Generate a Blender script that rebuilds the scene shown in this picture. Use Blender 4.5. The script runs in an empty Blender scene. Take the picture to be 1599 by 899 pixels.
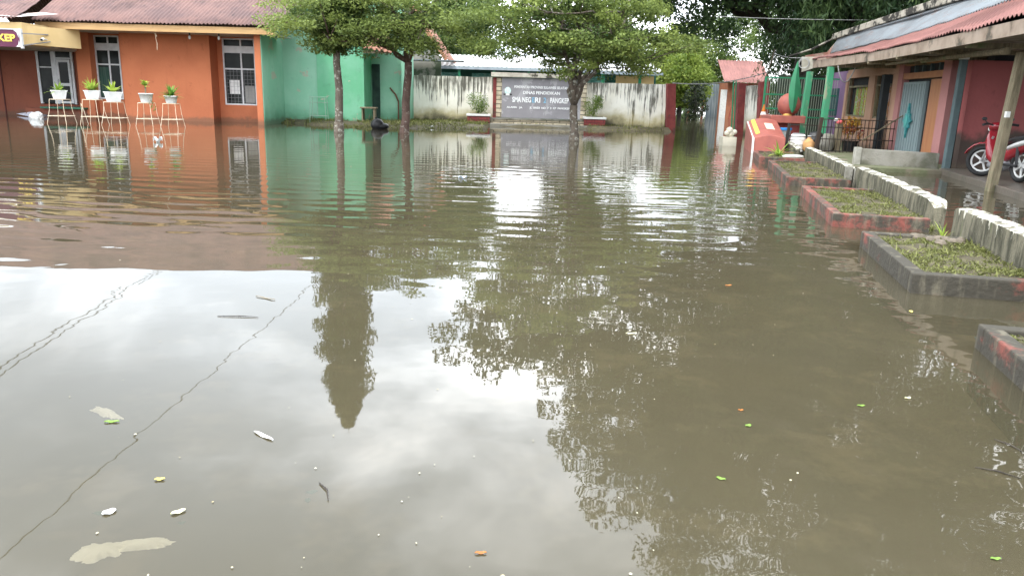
import bpy, math, random
import numpy as np
from mathutils import Vector, Matrix, noise
random.seed(7); rng = np.random.default_rng(11)
SC = bpy.context.scene
col = SC.collection
# ------------------------------------------------------------ camera
H = 1.42
u = Vector((134, 4790, 1200)).normalized()
f = Vector((0, 0, -1)); Yc = (f - f.dot(u) * u).normalized(); Xc = Yc.cross(u)
M3 = Matrix((Xc, Yc, u))
cd = bpy.data.cameras.new('camera'); cam = bpy.data.objects.new('camera', cd); col.objects.link(cam)
cam.matrix_world = Matrix.Translation((0, 0, H)) @ M3.to_4x4()
cd.sensor_width = 36; cd.lens = 36 * 1200 / 1599; cd.clip_end = 4000; cd.clip_start = .05
SC.camera = cam
# ------------------------------------------------------------ sky
SUN_EL, SUN_AZ = math.radians(58), math.radians(215)   # azimuth clockwise from +Y: behind and to the left
w = bpy.data.worlds.new('World'); SC.world = w; w.use_nodes = True
nt = w.node_tree; N = nt.nodes; L = nt.links
for n in list(N): N.remove(n)
out = N.new('ShaderNodeOutputWorld'); bg = N.new('ShaderNodeBackground'); L.new(bg.outputs[0], out.inputs[0])
bg.inputs[1].default_value = .1
sky = N.new('ShaderNodeTexSky'); sky.sky_type = 'NISHITA'; sky.sun_disc = False
sky.sun_elevation = SUN_EL; sky.sun_rotation = SUN_AZ; sky.air_density = 1.2; sky.dust_density = 3
def vmath(op, a, b=None, NN=N, LL=L):
    n = NN.new('ShaderNodeVectorMath'); n.operation = op
    for i, v in enumerate((a, b)):
        if v is None: continue
        if hasattr(v, 'is_linked') or hasattr(v, 'links'): LL.new(v, n.inputs[i])
        else: n.inputs[i].default_value = v
    return n
def fm(op, a, b=None, c=None, NN=N, LL=L, clamp=False):
    n = NN.new('ShaderNodeMath'); n.operation = op; n.use_clamp = clamp
    for i, v in enumerate((a, b, c)):
        if v is None: continue
        if isinstance(v, (int, float)): n.inputs[i].default_value = v
        else: LL.new(v, n.inputs[i])
    return n.outputs[0]
def mr(v, a, b, c, d, NN=N, LL=L, smooth=True):
    n = NN.new('ShaderNodeMapRange'); n.interpolation_type = 'SMOOTHSTEP' if smooth else 'LINEAR'
    LL.new(v, n.inputs[0])
    for i, x in enumerate((a, b, c, d)): n.inputs[i + 1].default_value = x
    return n.outputs[0]
tc = N.new('ShaderNodeTexCoord'); dirv = tc.outputs['Generated']
sp = N.new('ShaderNodeSeparateXYZ'); L.new(dirv, sp.inputs[0])
zz = sp.outputs[2]
nz = N.new('ShaderNodeTexNoise'); nz.inputs['Scale'].default_value = 2.6; nz.inputs['Detail'].default_value = 7; nz.inputs['Roughness'].default_value = .52; nz.inputs['Distortion'].default_value = .35
mp = N.new('ShaderNodeMapping'); mp.inputs['Scale'].default_value = (1, 1, 2.0); mp.inputs['Location'].default_value = (.35, .1, .62); L.new(dirv, mp.inputs[0]); L.new(mp.outputs[0], nz.inputs['Vector'])
cl = mr(nz.outputs[0], .36, .66, 0, 1)
# cloud radiance: brighter low in the sky ahead, greyer overhead
base = mr(zz, .10, .60, 27, 36)
br = fm('MULTIPLY', base, fm('ADD', fm('MULTIPLY', cl, .75), .62))
# bank of thin, luminous cloud low ahead
dt = vmath('DOT_PRODUCT', dirv, (-.13, .955, .265)).outputs['Value']
blob = mr(dt, .90, .992, 0, 1)
blob = fm('MULTIPLY', blob, fm('ADD', fm('MULTIPLY', cl, .9), .35))
br2 = fm('ADD', br, fm('MULTIPLY', blob, 20))
cr = N.new('ShaderNodeMix'); cr.data_type = 'RGBA'; cr.inputs[6].default_value = (.80, .89, 1.0, 1); cr.inputs[7].default_value = (.97, .985, 1.0, 1); L.new(cl, cr.inputs[0])
cm = N.new('ShaderNodeVectorMath'); cm.operation = 'SCALE'; L.new(cr.outputs[2], cm.inputs[0]); L.new(br2, cm.inputs['Scale'])
mx = N.new('ShaderNodeMix'); mx.data_type = 'RGBA'; mx.inputs[0].default_value = .9
L.new(sky.outputs[0], mx.inputs[6]); L.new(cm.outputs[0], mx.inputs[7]); L.new(mx.outputs[2], bg.inputs[0])
sd = bpy.data.lights.new('sun', 'SUN'); sd.energy = 1.7; sd.angle = math.radians(10); sd.color = (1, .95, .86)
so = bpy.data.objects.new('sun', sd); col.objects.link(so)
sv = Vector((math.sin(SUN_AZ) * math.cos(SUN_EL), math.cos(SUN_AZ) * math.cos(SUN_EL), math.sin(SUN_EL)))
so.rotation_euler = sv.to_track_quat('Z', 'Y').to_euler()
SC.view_settings.view_transform = 'Standard'; SC.view_settings.look = 'None'; SC.view_settings.exposure = .62; SC.view_settings.gamma = 1
SC.cycles.max_bounces = 6; SC.cycles.transparent_max_bounces = 8; SC.cycles.caustics_reflective = False; SC.cycles.caustics_refractive = False
SC.cycles.use_denoising = True
# ------------------------------------------------------------ helpers
def ray(px, py): return (M3 @ Vector((px - 800, -(py - 449.5), -1200))).normalized()
def gp(px, py, z=0.):
    d = ray(px, py); return Vector((0, 0, H)) + d * ((z - H) / d.z)
ROW1 = Vector((.2288, .9735, 0)).normalized(); ROW2 = Vector((ROW1.y, -ROW1.x, 0))
def row(t, s, z=0.): p = ROW1 * t + ROW2 * s; return Vector((p.x, p.y, z))
def fac(y, o=0., z=0.): return Vector((7.2 + .163 * y + .987 * o, y - .161 * o, z))
WL = {}
def tag(o, label=None, cat=None, group=None, kind=None):
    if label: o['label'] = label
    if cat: o['category'] = cat
    if group: o['group'] = group
    if kind: o['kind'] = kind
    return o
def T(name, loc, label, cat, group=None):
    o = bpy.data.objects.new(name, None); col.objects.link(o); o.location = loc; o.empty_display_size = .2
    WL[o.name] = Vector(loc); return tag(o, label, cat, group)
class MB:
    def __init__(s): s.v = []; s.f = []
    def add(s, vs, fs):
        n = len(s.v); s.v += [tuple(v) for v in vs]; s.f += [tuple(i + n for i in q) for q in fs]; return s
    def hexa(s, a):   # 8 corners: bottom 4 ccw, top 4 ccw
        return s.add(a, [(3, 2, 1, 0), (4, 5, 6, 7), (0, 1, 5, 4), (1, 2, 6, 5), (2, 3, 7, 6), (3, 0, 4, 7)])
    def box(s, x0, x1, y0, y1, z0, z1):
        return s.hexa([(x0, y0, z0), (x1, y0, z0), (x1, y1, z0), (x0, y1, z0), (x0, y0, z1), (x1, y0, z1), (x1, y1, z1), (x0, y1, z1)])
    def fbox(s, y0, y1, o0, o1, z0, z1):   # along the house facade
        return s.hexa([fac(y0, o0, z0), fac(y0, o1, z0), fac(y1, o1, z0), fac(y1, o0, z0), fac(y0, o0, z1), fac(y0, o1, z1), fac(y1, o1, z1), fac(y1, o0, z1)])
    def rbox(s, t0, t1, s0, s1, z0, z1):
        return s.hexa([row(t0, s0, z0), row(t0, s1, z0), row(t1, s1, z0), row(t1, s0, z0), row(t0, s0, z1), row(t0, s1, z1), row(t1, s1, z1), row(t1, s0, z1)])
    def prism(s, pts, ext):
        n = len(pts); e = Vector(ext); a = [Vector(p) for p in pts]
        return s.add(a + [p + e for p in a], [tuple(range(n))[::-1], tuple(range(n, 2 * n))] + [(i, (i + 1) % n, (i + 1) % n + n, i + n) for i in range(n)])
    def bar(s, a, b, w, h=None, up=(0, 0, 1)):
        a = Vector(a); b = Vector(b); h = h or w; d = (b - a).normalized(); up = Vector(up)
        if abs(d.dot(up)) > .98: up = Vector((0, 1, 0))
        r = d.cross(up).normalized() * w / 2; q = r.cross(d).normalized() * h / 2
        return s.hexa([a - r - q, a + r - q, a + r + q, a - r + q, b - r - q, b + r - q, b + r + q, b - r + q])
    def tube(s, pts, rad, n=8, cap=True):
        pts = [Vector(p) for p in pts]; k = len(pts)
        if not hasattr(rad, '__len__'): rad = [rad] * k
        base = len(s.v); ref = None
        for i, p in enumerate(pts):
            d = (pts[min(i + 1, k - 1)] - pts[max(i - 1, 0)]).normalized()
            if ref is None: ref = d.orthogonal().normalized()
            ref = (ref - ref.dot(d) * d).normalized(); b = d.cross(ref)
            for j in range(n):
                a = 2 * math.pi * j / n; s.v.append(tuple(p + (ref * math.cos(a) + b * math.sin(a)) * rad[i]))
        for i in range(k - 1):
            for j in range(n):
                s.f.append((base + i * n + j, base + i * n + (j + 1) % n, base + (i + 1) * n + (j + 1) % n, base + (i + 1) * n + j))
        if cap: s.f.append(tuple(base + j for j in range(n))[::-1]); s.f.append(tuple(base + (k - 1) * n + j for j in range(n)))
        return s
    def lathe(s, c, prof, n=20, axis='z', squash=1.):
        base = len(s.v); c = Vector(c)
        for r, z in prof:
            for j in range(n):
                a = 2 * math.pi * j / n; s.v.append((c.x + r * math.cos(a), c.y + r * math.sin(a) * squash, c.z + z))
        for i in range(len(prof) - 1):
            for j in range(n): s.f.append((base + i * n + j, base + i * n + (j + 1) % n, base + (i + 1) * n + (j + 1) % n, base + (i + 1) * n + j))
        s.f.append(tuple(base + j for j in range(n))[::-1]); s.f.append(tuple(base + (len(prof) - 1) * n + j for j in range(n)))
        return s
    def torus(s, c, R, r, ax, n=28, m=8, a0=0, a1=2 * math.pi):
        c = Vector(c); ax = Vector(ax).normalized(); e = ax.orthogonal().normalized(); g = ax.cross(e); base = len(s.v)
        full = abs(a1 - a0 - 2 * math.pi) < 1e-6; K = n if full else n + 1
        for i in range(K):
            a = a0 + (a1 - a0) * i / n; d = e * math.cos(a) + g * math.sin(a)
            for j in range(m):
                b = 2 * math.pi * j / m; s.v.append(tuple(c + d * (R + r * math.cos(b)) + ax * r * math.sin(b)))
        for i in range(n):
            i2 = (i + 1) % K
            for j in range(m): s.f.append((base + i * m + j, base + i2 * m + j, base + i2 * m + (j + 1) % m, base + i * m + (j + 1) % m))
        return s
    def ball(s, c, r, n=14, m=9):
        c = Vector(c); r = r if hasattr(r, '__len__') else (r, r, r)
        prof = [(math.sin(math.pi * i / m), -math.cos(math.pi * i / m)) for i in range(m + 1)]
        prof[0] = (.02, -1); prof[-1] = (.02, 1); base = len(s.v)
        for q, z in prof:
            for j in range(n):
                a = 2 * math.pi * j / n; s.v.append((c.x + r[0] * q * math.cos(a), c.y + r[1] * q * math.sin(a), c.z + r[2] * z))
        for i in range(m):
            for j in range(n): s.f.append((base + i * n + j, base + i * n + (j + 1) % n, base + (i + 1) * n + (j + 1) % n, base + (i + 1) * n + j))
        s.f.append(tuple(base + j for j in range(n))[::-1]); s.f.append(tuple(base + m * n + j for j in range(n)))
        return s
    def build(s, name, m, parent=None, smooth=False, bevel=0, label=None):
        off = WL[parent.name] if parent else Vector((0, 0, 0))
        me = bpy.data.meshes.new(name); me.from_pydata([(v[0] - off.x, v[1] - off.y, v[2] - off.z) for v in s.v], [], s.f); me.update()
        o = bpy.data.objects.new(name, me); col.objects.link(o); me.materials.append(m)
        if parent: o.parent = parent
        WL[o.name] = off
        if smooth: me.polygons.foreach_set('use_smooth', [True] * len(me.polygons))
        if bevel:
            b = o.modifiers.new('bevel', 'BEVEL'); b.width = bevel; b.segments = 2; b.limit_method = 'ANGLE'
        if label: o['label'] = label
        return o
def npmesh(name, V, F, m, parent=None, tint=None, smooth=False):   # V (n,3), F (k,4) or (k,3)
    off = WL[parent.name] if parent else Vector((0, 0, 0))
    me = bpy.data.meshes.new(name); V = np.asarray(V, dtype=np.float32) - np.array(off, dtype=np.float32); F = np.asarray(F, dtype=np.int32)
    k = F.shape[1]; me.vertices.add(len(V)); me.vertices.foreach_set('co', V.ravel())
    me.loops.add(F.size); me.loops.foreach_set('vertex_index', F.ravel())
    me.polygons.add(len(F)); me.polygons.foreach_set('loop_start', np.arange(0, F.size, k, dtype=np.int32))
    me.update(calc_edges=True)
    if tint is not None:
        a = me.attributes.new('tint', 'FLOAT', 'POINT'); a.data.foreach_set('value', np.asarray(tint, dtype=np.float32))
    if smooth: me.polygons.foreach_set('use_smooth', [True] * len(F))
    o = bpy.data.objects.new(name, me); col.objects.link(o); me.materials.append(m)
    if parent: o.parent = parent
    WL[o.name] = off; return o
# ------------------------------------------------------------ materials
class NB:
    def __init__(s, name):
        s.m = bpy.data.materials.new(name); s.m.use_nodes = True; s.t = s.m.node_tree; s.N = s.t.nodes; s.L = s.t.links
        s.p = s.N['Principled BSDF']; s.tc = s.N.new('ShaderNodeTexCoord'); s.obj = s.tc.outputs['Object']
    def noise(s, sc, st=(1, 1, 1), det=6, ro=.55, dist=0., vec=None):
        mp = s.N.new('ShaderNodeMapping'); mp.inputs['Scale'].default_value = st; s.L.new(vec or s.obj, mp.inputs[0])
        n = s.N.new('ShaderNodeTexNoise'); n.inputs['Scale'].default_value = sc; n.inputs['Detail'].default_value = det; n.inputs['Roughness'].default_value = ro; n.inputs['Distortion'].default_value = dist
        s.L.new(mp.outputs[0], n.inputs['Vector']); return n.outputs[0]
    def mr(s, v, a, b, c=0, d=1): return mr(v, a, b, c, d, s.N, s.L)
    def fm(s, op, a, b=None, c=None, clamp=False): return fm(op, a, b, c, s.N, s.L, clamp)
    def mix(s, fac_, a, b, mode='MIX'):
        n = s.N.new('ShaderNodeMix'); n.data_type = 'RGBA'; n.blend_type = mode
        for i, v in ((0, fac_), (6, a), (7, b)):
            if isinstance(v, (int, float)): n.inputs[i].default_value = v
            elif isinstance(v, tuple): n.inputs[i].default_value = (*v, 1)
            else: s.L.new(v, n.inputs[i])
        return n.outputs[2]
    def xyz(s):
        n = s.N.new('ShaderNodeSeparateXYZ'); s.L.new(s.obj, n.inputs[0]); return n.outputs
    def col(s, c):
        if isinstance(c, tuple): s.p.inputs['Base Color'].default_value = (*c, 1)
        else: s.L.new(c, s.p.inputs['Base Color'])
    def bump(s, h, dist):
        b = s.N.new('ShaderNodeBump'); b.inputs['Distance'].default_value = dist; s.L.new(h, b.inputs['Height']); s.L.new(b.outputs[0], s.p.inputs['Normal'])
    def fin(s, rough=.8, metal=0, spec=.3):
        s.p.inputs['Roughness'].default_value = rough; s.p.inputs['Metallic'].default_value = metal; s.p.inputs['Specular IOR Level'].default_value = spec; return s.m
def mat(name, c1, c2=None, sc=3, st=(1, 1, 1), rough=.8, lo=.35, hi=.7, c3=None, sc3=1.2, lo3=.52, hi3=.6, st3=(1, 1, 1), bump=0, metal=0, spec=.3):
    b = NB(name)
    if c2 is None: c2 = tuple(x * .78 for x in c1)
    n1 = b.noise(sc, st); c = b.mix(b.mr(n1, lo, hi), c1, c2)
    if c3: c = b.mix(b.mr(b.noise(sc3, st3, det=8, ro=.62), lo3, hi3), c, c3)
    b.col(c)
    if bump: b.bump(b.noise(sc * 9, st, det=4), bump)
    return b.fin(rough, metal, spec)
def leafmat(name, dark, light, tr=.35):
    b = NB(name); at_ = b.N.new('ShaderNodeAttribute'); at_.attribute_name = 'tint'
    c = b.mix(at_.outputs['Fac'], dark, light); b.col(c)
    b.p.inputs['Roughness'].default_value = .5; b.p.inputs['Specular IOR Level'].default_value = .25
    t = b.N.new('ShaderNodeBsdfTranslucent'); b.L.new(c, t.inputs[0])
    ms = b.N.new('ShaderNodeMixShader'); ms.inputs[0].default_value = tr
    b.L.new(b.p.outputs[0], ms.inputs[1]); b.L.new(t.outputs[0], ms.inputs[2]); b.L.new(ms.outputs[0], b.N['Material Output'].inputs[0]); return b.m
def wallpaint(name, c1, c2, stain, zlo, zhi, peel=None, peel_lo=.66, st_amt=.8):
    """painted plaster: blotches, streaks running down, flood dirt with a ragged edge up to zhi"""
    b = NB(name); c = b.mix(b.mr(b.noise(.9, det=5), .35, .68), c1, c2)
    sk = b.mr(b.noise(2.2, (3, 3, .25), det=6), .55, .8, 0, .35); c = b.mix(sk, c, tuple(x * .72 for x in c2))
    if peel: c = b.mix(b.mr(b.noise(1.3, (1, 1, 1.4), det=7, ro=.6), peel_lo, peel_lo + .012), c, peel)
    z = b.xyz()[2]; zn = b.fm('ADD', z, b.fm('MULTIPLY', b.fm('SUBTRACT', b.noise(1.6, det=7), .5), 1.1))
    c = b.mix(b.mr(b.noise(3.1, (1, 1, .8), det=8, ro=.7), .60, .66, 0, .35), c, tuple(x * .6 for x in c2))
    c = b.mix(b.mr(zn, zlo, zhi, st_amt, 0), c, stain)
    zt_ = b.fm('ADD', z, b.fm('MULTIPLY', b.fm('SUBTRACT', b.noise(3.5, det=7, ro=.65), .5), .5)); c = b.mix(b.mr(zt_, .10, .26, .55, 0), c, (.10, .08, .055)); b.col(c); b.bump(b.noise(14, det=4), .006); return b.fin(.85)
m_orange = wallpaint('orange_paint', (.52, .170, .078), (.46, .145, .066), (.30, .10, .055), -.5, 1.0, st_amt=.6)
m_oranged = wallpaint('shaded_orange_paint', (.26, .085, .05), (.22, .07, .042), (.20, .075, .05), -.2, .9, st_amt=.5)  # darker copy of the orange paint, recess shade put into its colour
m_green = wallpaint('green_paint', (.24, .50, .35), (.30, .54, .40), (.07, .22, .12), -.1, .9, (.42, .42, .33), .625)
m_green2 = wallpaint('strong_green_paint', (.14, .42, .24), (.20, .47, .31), (.05, .21, .09), -.1, .7, (.42, .42, .33), .635)
def white_wall_mat():
    b = NB('stained_whitewash'); z = b.xyz()[2]
    c = b.mix(b.mr(b.noise(1.1, det=5), .35, .7), (.78, .76, .68), (.66, .63, .54))
    s1 = b.noise(3.4, (2.6, 2.6, .14), det=8, ro=.74); s2 = b.noise(.7, (1, 1, .8), det=3, ro=.6)
    top = b.mr(z, .3, 2.2, -.07, .09)
    k = b.fm('ADD', b.fm('ADD', s1, b.fm('MULTIPLY', b.fm('SUBTRACT', s2, .5), .5)), top)
    c = b.mix(b.mr(k, .50, .62, 0, .92), c, (.07, .065, .05))
    zn = b.fm('ADD', z, b.fm('MULTIPLY', b.fm('SUBTRACT', b.noise(1.2, det=8), .5), 1.5))
    c = b.mix(b.mr(zn, .35, .95, .75, 0), c, (.33, .27, .09))
    c = b.mix(b.mr(zn, .05, .55, .92, 0), c, (.06, .055, .035)); b.col(c); b.bump(b.noise(20), .006); return b.fin(.9)
m_wwall = white_wall_mat()
m_maroon = mat('maroon_paint', (.21, .045, .04), (.15, .03, .03), sc=4, c3=(.08, .045, .035), sc3=2.5, lo3=.58, hi3=.68, bump=.004)
m_redmon = mat('red_paint', (.31, .095, .072), (.25, .075, .06), sc=3, c3=(.17, .06, .05), sc3=3, lo3=.6, hi3=.72, rough=.55, bump=.003)
m_white = mat('white_paint', (.72, .72, .70), (.6, .6, .58), sc=6, rough=.5)
m_whitemetal = mat('white_metal', (.66, .67, .68), (.55, .56, .57), sc=5, rough=.35)
m_glassdark = mat('dark_glass', (.012, .015, .015), (.03, .035, .032), sc=1.2, rough=.1, spec=.07)
m_dark = mat('dark_interior', (.012, .012, .012), (.02, .02, .02), sc=2)
m_soffit = mat('soffit', (.5, .47, .42), (.38, .35, .3), sc=1.5)
m_wood = mat('fascia_wood', (.50, .32, .15), (.40, .24, .11), sc=3, st=(.6, 6, 8), c3=(.10, .06, .03), sc3=6, lo3=.66, hi3=.72, st3=(1, 1, 3))
m_oldwood = mat('weathered_wood', (.24, .20, .13), (.13, .11, .07), sc=4, st=(5, 5, .7), c3=(.12, .15, .07), sc3=2, lo3=.55, hi3=.7, bump=.01)
m_cream = mat('cream_paint', (.68, .50, .25), (.60, .43, .20), sc=1.2)
def rust_roof(name, a, b_, c_):
    b = NB(name); n1 = b.noise(.8, det=8, ro=.65); n2 = b.noise(3.5, (2.5, .5, .5), det=6, ro=.7)
    c = b.mix(b.mr(n1, .38, .64), a, b_); c = b.mix(b.mr(n2, .52, .72, 0, .8), c, c_)
    c = b.mix(b.mr(b.noise(.35, (2, 1, 1), det=4), .5, .7, 0, .55), c, tuple(x * .4 for x in b_)); b.col(c); return b.fin(.8)
m_roof = rust_roof('rusty_corrugated', (.185, .108, .095), (.12, .075, .072), (.06, .042, .042))
m_pinkroof = rust_roof('pink_corrugated', (.27, .13, .115), (.21, .10, .09), (.14, .07, .06))
m_greyroof = rust_roof('grey_corrugated', (.17, .19, .205), (.13, .14, .15), (.16, .10, .08))
m_longroof = mat('pale_metal_roof', (.72, .72, .70), (.55, .56, .55), sc=.8, st=(1, 3, 1), rough=.6)
m_mould = mat('mouldy_ridge_cement', (.40, .37, .31), (.24, .22, .18), sc=2.5, c3=(.035, .032, .028), sc3=2.6, lo3=.47, hi3=.55, bump=.02)
m_stone = None
def brick_mat(name, c1, c2, cm_, scale, bw=.5, rh=.25, rot=None):
    b = NB(name); mp = b.N.new('ShaderNodeMapping'); mp.inputs['Rotation'].default_value = rot or (math.radians(90), 0, 0); b.L.new(b.obj, mp.inputs[0])
    t = b.N.new('ShaderNodeTexBrick'); t.inputs['Scale'].default_value = scale; t.inputs['Brick Width'].default_value = bw; t.inputs['Row Height'].default_value = rh
    t.inputs['Mortar Size'].default_value = .02; t.inputs['Color1'].default_value = (*c1, 1); t.inputs['Color2'].default_value = (*c2, 1); t.inputs['Mortar'].default_value = (*cm_, 1)
    b.L.new(mp.outputs[0], t.inputs[0]); c = b.mix(b.mr(b.noise(5), .4, .75, 0, .6), t.outputs[0], tuple(x * .35 for x in c1)); b.col(c); b.bump(b.noise(18), .02); return b.fin(.85)
m_stone = brick_mat('stone_cladding', (.62, .54, .40), (.5, .42, .30), (.16, .14, .10), .8, .5, .16)
m_block = brick_mat('maroon_brick', (.22, .05, .045), (.19, .04, .04), (.09, .03, .03), 1.5, .6, .2)
m_granite = mat('grey_sign_panel', (.20, .19, .205), (.27, .26, .275), sc=.9, rough=.3, c3=(.34, .33, .345), sc3=1.0, lo3=.54, hi3=.56, spec=.5)
m_letter = mat('white_letters', (.85, .86, .87), (.8, .8, .8), rough=.4)
m_letterblue = mat('blue_letters', (.20, .42, .60), (.22, .46, .62), rough=.4)
m_purple = mat('purple_sign', (.10, .018, .05), (.08, .014, .04), rough=.4)
m_yellowtxt = mat('yellow_letters', (.75, .55, .10), (.7, .5, .1), rough=.5)
m_bark = mat('bark', (.16, .13, .10), (.09, .07, .055), sc=6, st=(1, 1, .5), c3=(.34, .33, .28), sc3=7, lo3=.54, hi3=.62, st3=(1, 1, 1.2), bump=.03)
m_barkred = mat('reddish_bark', (.15, .095, .075), (.08, .05, .04), sc=7, st=(1, 1, .4), c3=(.26, .24, .2), sc3=8, lo3=.56, hi3=.64, bump=.03)
m_barkdark = mat('dark_bark', (.06, .05, .04), (.035, .03, .025), sc=4, bump=.03)
m_cable = mat('black_cable', (.012, .012, .012))
m_cablew = mat('white_cable', (.38, .38, .37))
m_metalgrey = mat('grey_metal', (.25, .25, .26), rough=.5)
m_wire = mat('cream_wire', (.72, .62, .48), (.6, .45, .3), sc=8, rough=.6)
m_pot = mat('white_pot', (.80, .80, .79), (.68, .69, .67), sc=5, rough=.45)
m_tyre = mat('tyre', (.02, .02, .02), rough=.7)
m_redpl = mat('red_bodywork', (.27, .018, .028), (.24, .015, .022), rough=.18, spec=.6)
m_blackpl = mat('black_plastic', (.02, .02, .022), rough=.4)
m_chrome = mat('silver_metal', (.55, .55, .56), rough=.3, metal=.6)
m_railing = mat('black_railing', (.02, .02, .02), (.05, .03, .02), rough=.6)
m_greenm = mat('green_metal', (.02, .20, .10), (.03, .16, .08), sc=5, rough=.5)
m_greenpost = mat('green_post_paint', (.05, .27, .14), (.07, .23, .13), sc=4, c3=(.25, .27, .18), sc3=3, lo3=.56, hi3=.64, st3=(1, 1, .4))
m_sculpt = mat('sculpture_green', (.03, .18, .085), (.03, .14, .07), rough=.4)
m_gold = mat('gold_paint', (.65, .42, .12), (.5, .3, .08), sc=8, rough=.5)
m_yellow = mat('yellow_paint', (.78, .52, .08), (.7, .45, .08), sc=5)
m_salmon = wallpaint('salmon_paint', (.48, .30, .21), (.43, .25, .17), (.25, .15, .11), -.2, .7)
m_pink = wallpaint('pink_paint', (.29, .082, .08), (.24, .07, .068), (.045, .04, .032), .75, 1.05, st_amt=.93)
m_pillarpink = wallpaint('pillar_pink', (.42, .20, .19), (.37, .165, .16), (.3, .12, .12), -.2, .6)
m_purplewall = wallpaint('lilac_paint', (.24, .15, .26), (.20, .12, .22), (.12, .08, .12), -.2, .9)
m_bluedoor = mat('grey_blue_door', (.22, .28, .29), (.19, .24, .25), sc=2, st=(6, 6, .5), rough=.5)
m_orangedoor = mat('orange_door', (.40, .18, .085), (.34, .14, .07), sc=3, st=(4, 4, .4), rough=.55)
m_teal = mat('teal_ornament', (.03, .22, .24), (.10, .34, .34), sc=9, rough=.4)
m_bluepost = mat('blue_grey_post', (.085, .12, .125), (.07, .095, .10), sc=3)
m_concrete = mat('old_concrete', (.24, .23, .20), (.17, .16, .13), sc=3, c3=(.10, .10, .07), sc3=1.4, lo3=.5, hi3=.65, bump=.02)
m_slab = mat('wet_concrete_floor', (.13, .11, .09), (.09, .08, .065), sc=2, rough=.35, bump=.004)
m_roofbrown = rust_roof('brown_tiles', (.33, .16, .11), (.25, .12, .09), (.14, .08, .06))
def lowwall_mat():
    b = NB('worn_white_low_wall'); n = b.N.new('ShaderNodeNewGeometry'); s = b.N.new('ShaderNodeSeparateXYZ'); b.L.new(n.outputs['Normal'], s.inputs[0])
    c = b.mix(b.mr(b.noise(3, (3, 3, .6), det=8, ro=.7), .38, .62), (.17, .155, .11), (.05, .048, .032))
    z = b.xyz()[2]; zn = b.fm('ADD', z, b.fm('MULTIPLY', b.fm('SUBTRACT', b.noise(9, (1, 1, .35), det=7, ro=.7), .5), .75))
    c = b.mix(b.mr(zn, .40, .45), c, (.60, .57, .47))
    c = b.mix(b.mr(b.noise(4, (2, 2, .5), det=6), .6, .75, 0, .7), c, (.10, .12, .045))
    up = b.mr(s.outputs[2], .5, .9); wear = b.mr(b.noise(7, det=8, ro=.7), .47, .56)
    c = b.mix(b.fm('MULTIPLY', up, wear), c, (.62, .60, .52)); b.col(c); b.bump(b.noise(22, det=8, ro=.7), .02); return b.fin(.92)
m_lowwall = lowwall_mat()
def kerbpaint(name, lo):
    b = NB(name); z = b.xyz()[2]
    c = b.mix(b.mr(b.noise(3, (1, 1, 1.2), det=8, ro=.7), lo - .03, lo + .13), (.048, .043, .033), (.20, .062, .048))
    c = b.mix(b.mr(b.noise(6, (2, 2, .4), det=6), .50, .70, 0, .8), c, (.14, .125, .09))
    c = b.mix(b.mr(b.noise(16, det=6, ro=.7), .56, .66, 0, .6), c, (.04, .038, .03)); b.col(c); b.bump(b.noise(25, det=6), .012); return b.fin(.85)
m_kerbred = kerbpaint('red_kerb_paint', .46); m_kerbmid = kerbpaint('faded_kerb_paint', .50); m_kerbdark = kerbpaint('blackened_kerb_paint', .585)
m_soil = mat('soil', (.10, .085, .05), (.06, .05, .032), sc=8, c3=(.13, .115, .06), sc3=6, lo3=.5, hi3=.62, bump=.03)
m_yard = mat('mossy_yard', (.14, .15, .085), (.09, .10, .055), sc=2, c3=(.16, .14, .10), sc3=1.5, bump=.02)
g_grass = leafmat('grass_blades', (.075, .085, .028), (.25, .26, .085), .3)
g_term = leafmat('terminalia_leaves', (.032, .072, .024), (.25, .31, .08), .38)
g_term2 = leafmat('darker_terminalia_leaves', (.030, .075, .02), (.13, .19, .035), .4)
g_poly = leafmat('mast_tree_leaves', (.03, .06, .012), (.10, .14, .03), .3)
g_rain = leafmat('rain_tree_leaves', (.025, .055, .022), (.085, .14, .045), .35)
g_mango = leafmat('hanging_leaves', (.02, .05, .022), (.10, .155, .05), .35)
g_far = leafmat('far_leaves', (.05, .10, .03), (.17, .23, .06), .4)
g_fary = leafmat('far_yellow_leaves', (.09, .15, .025), (.30, .36, .07), .45)
g_pot = leafmat('potted_leaves', (.08, .20, .03), (.45, .55, .10), .4)
g_croton = leafmat('croton_leaves', (.20, .03, .02), (.60, .42, .05), .3)
g_shrub = leafmat('shrub_leaves', (.06, .13, .03), (.26, .33, .08), .4)
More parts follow.
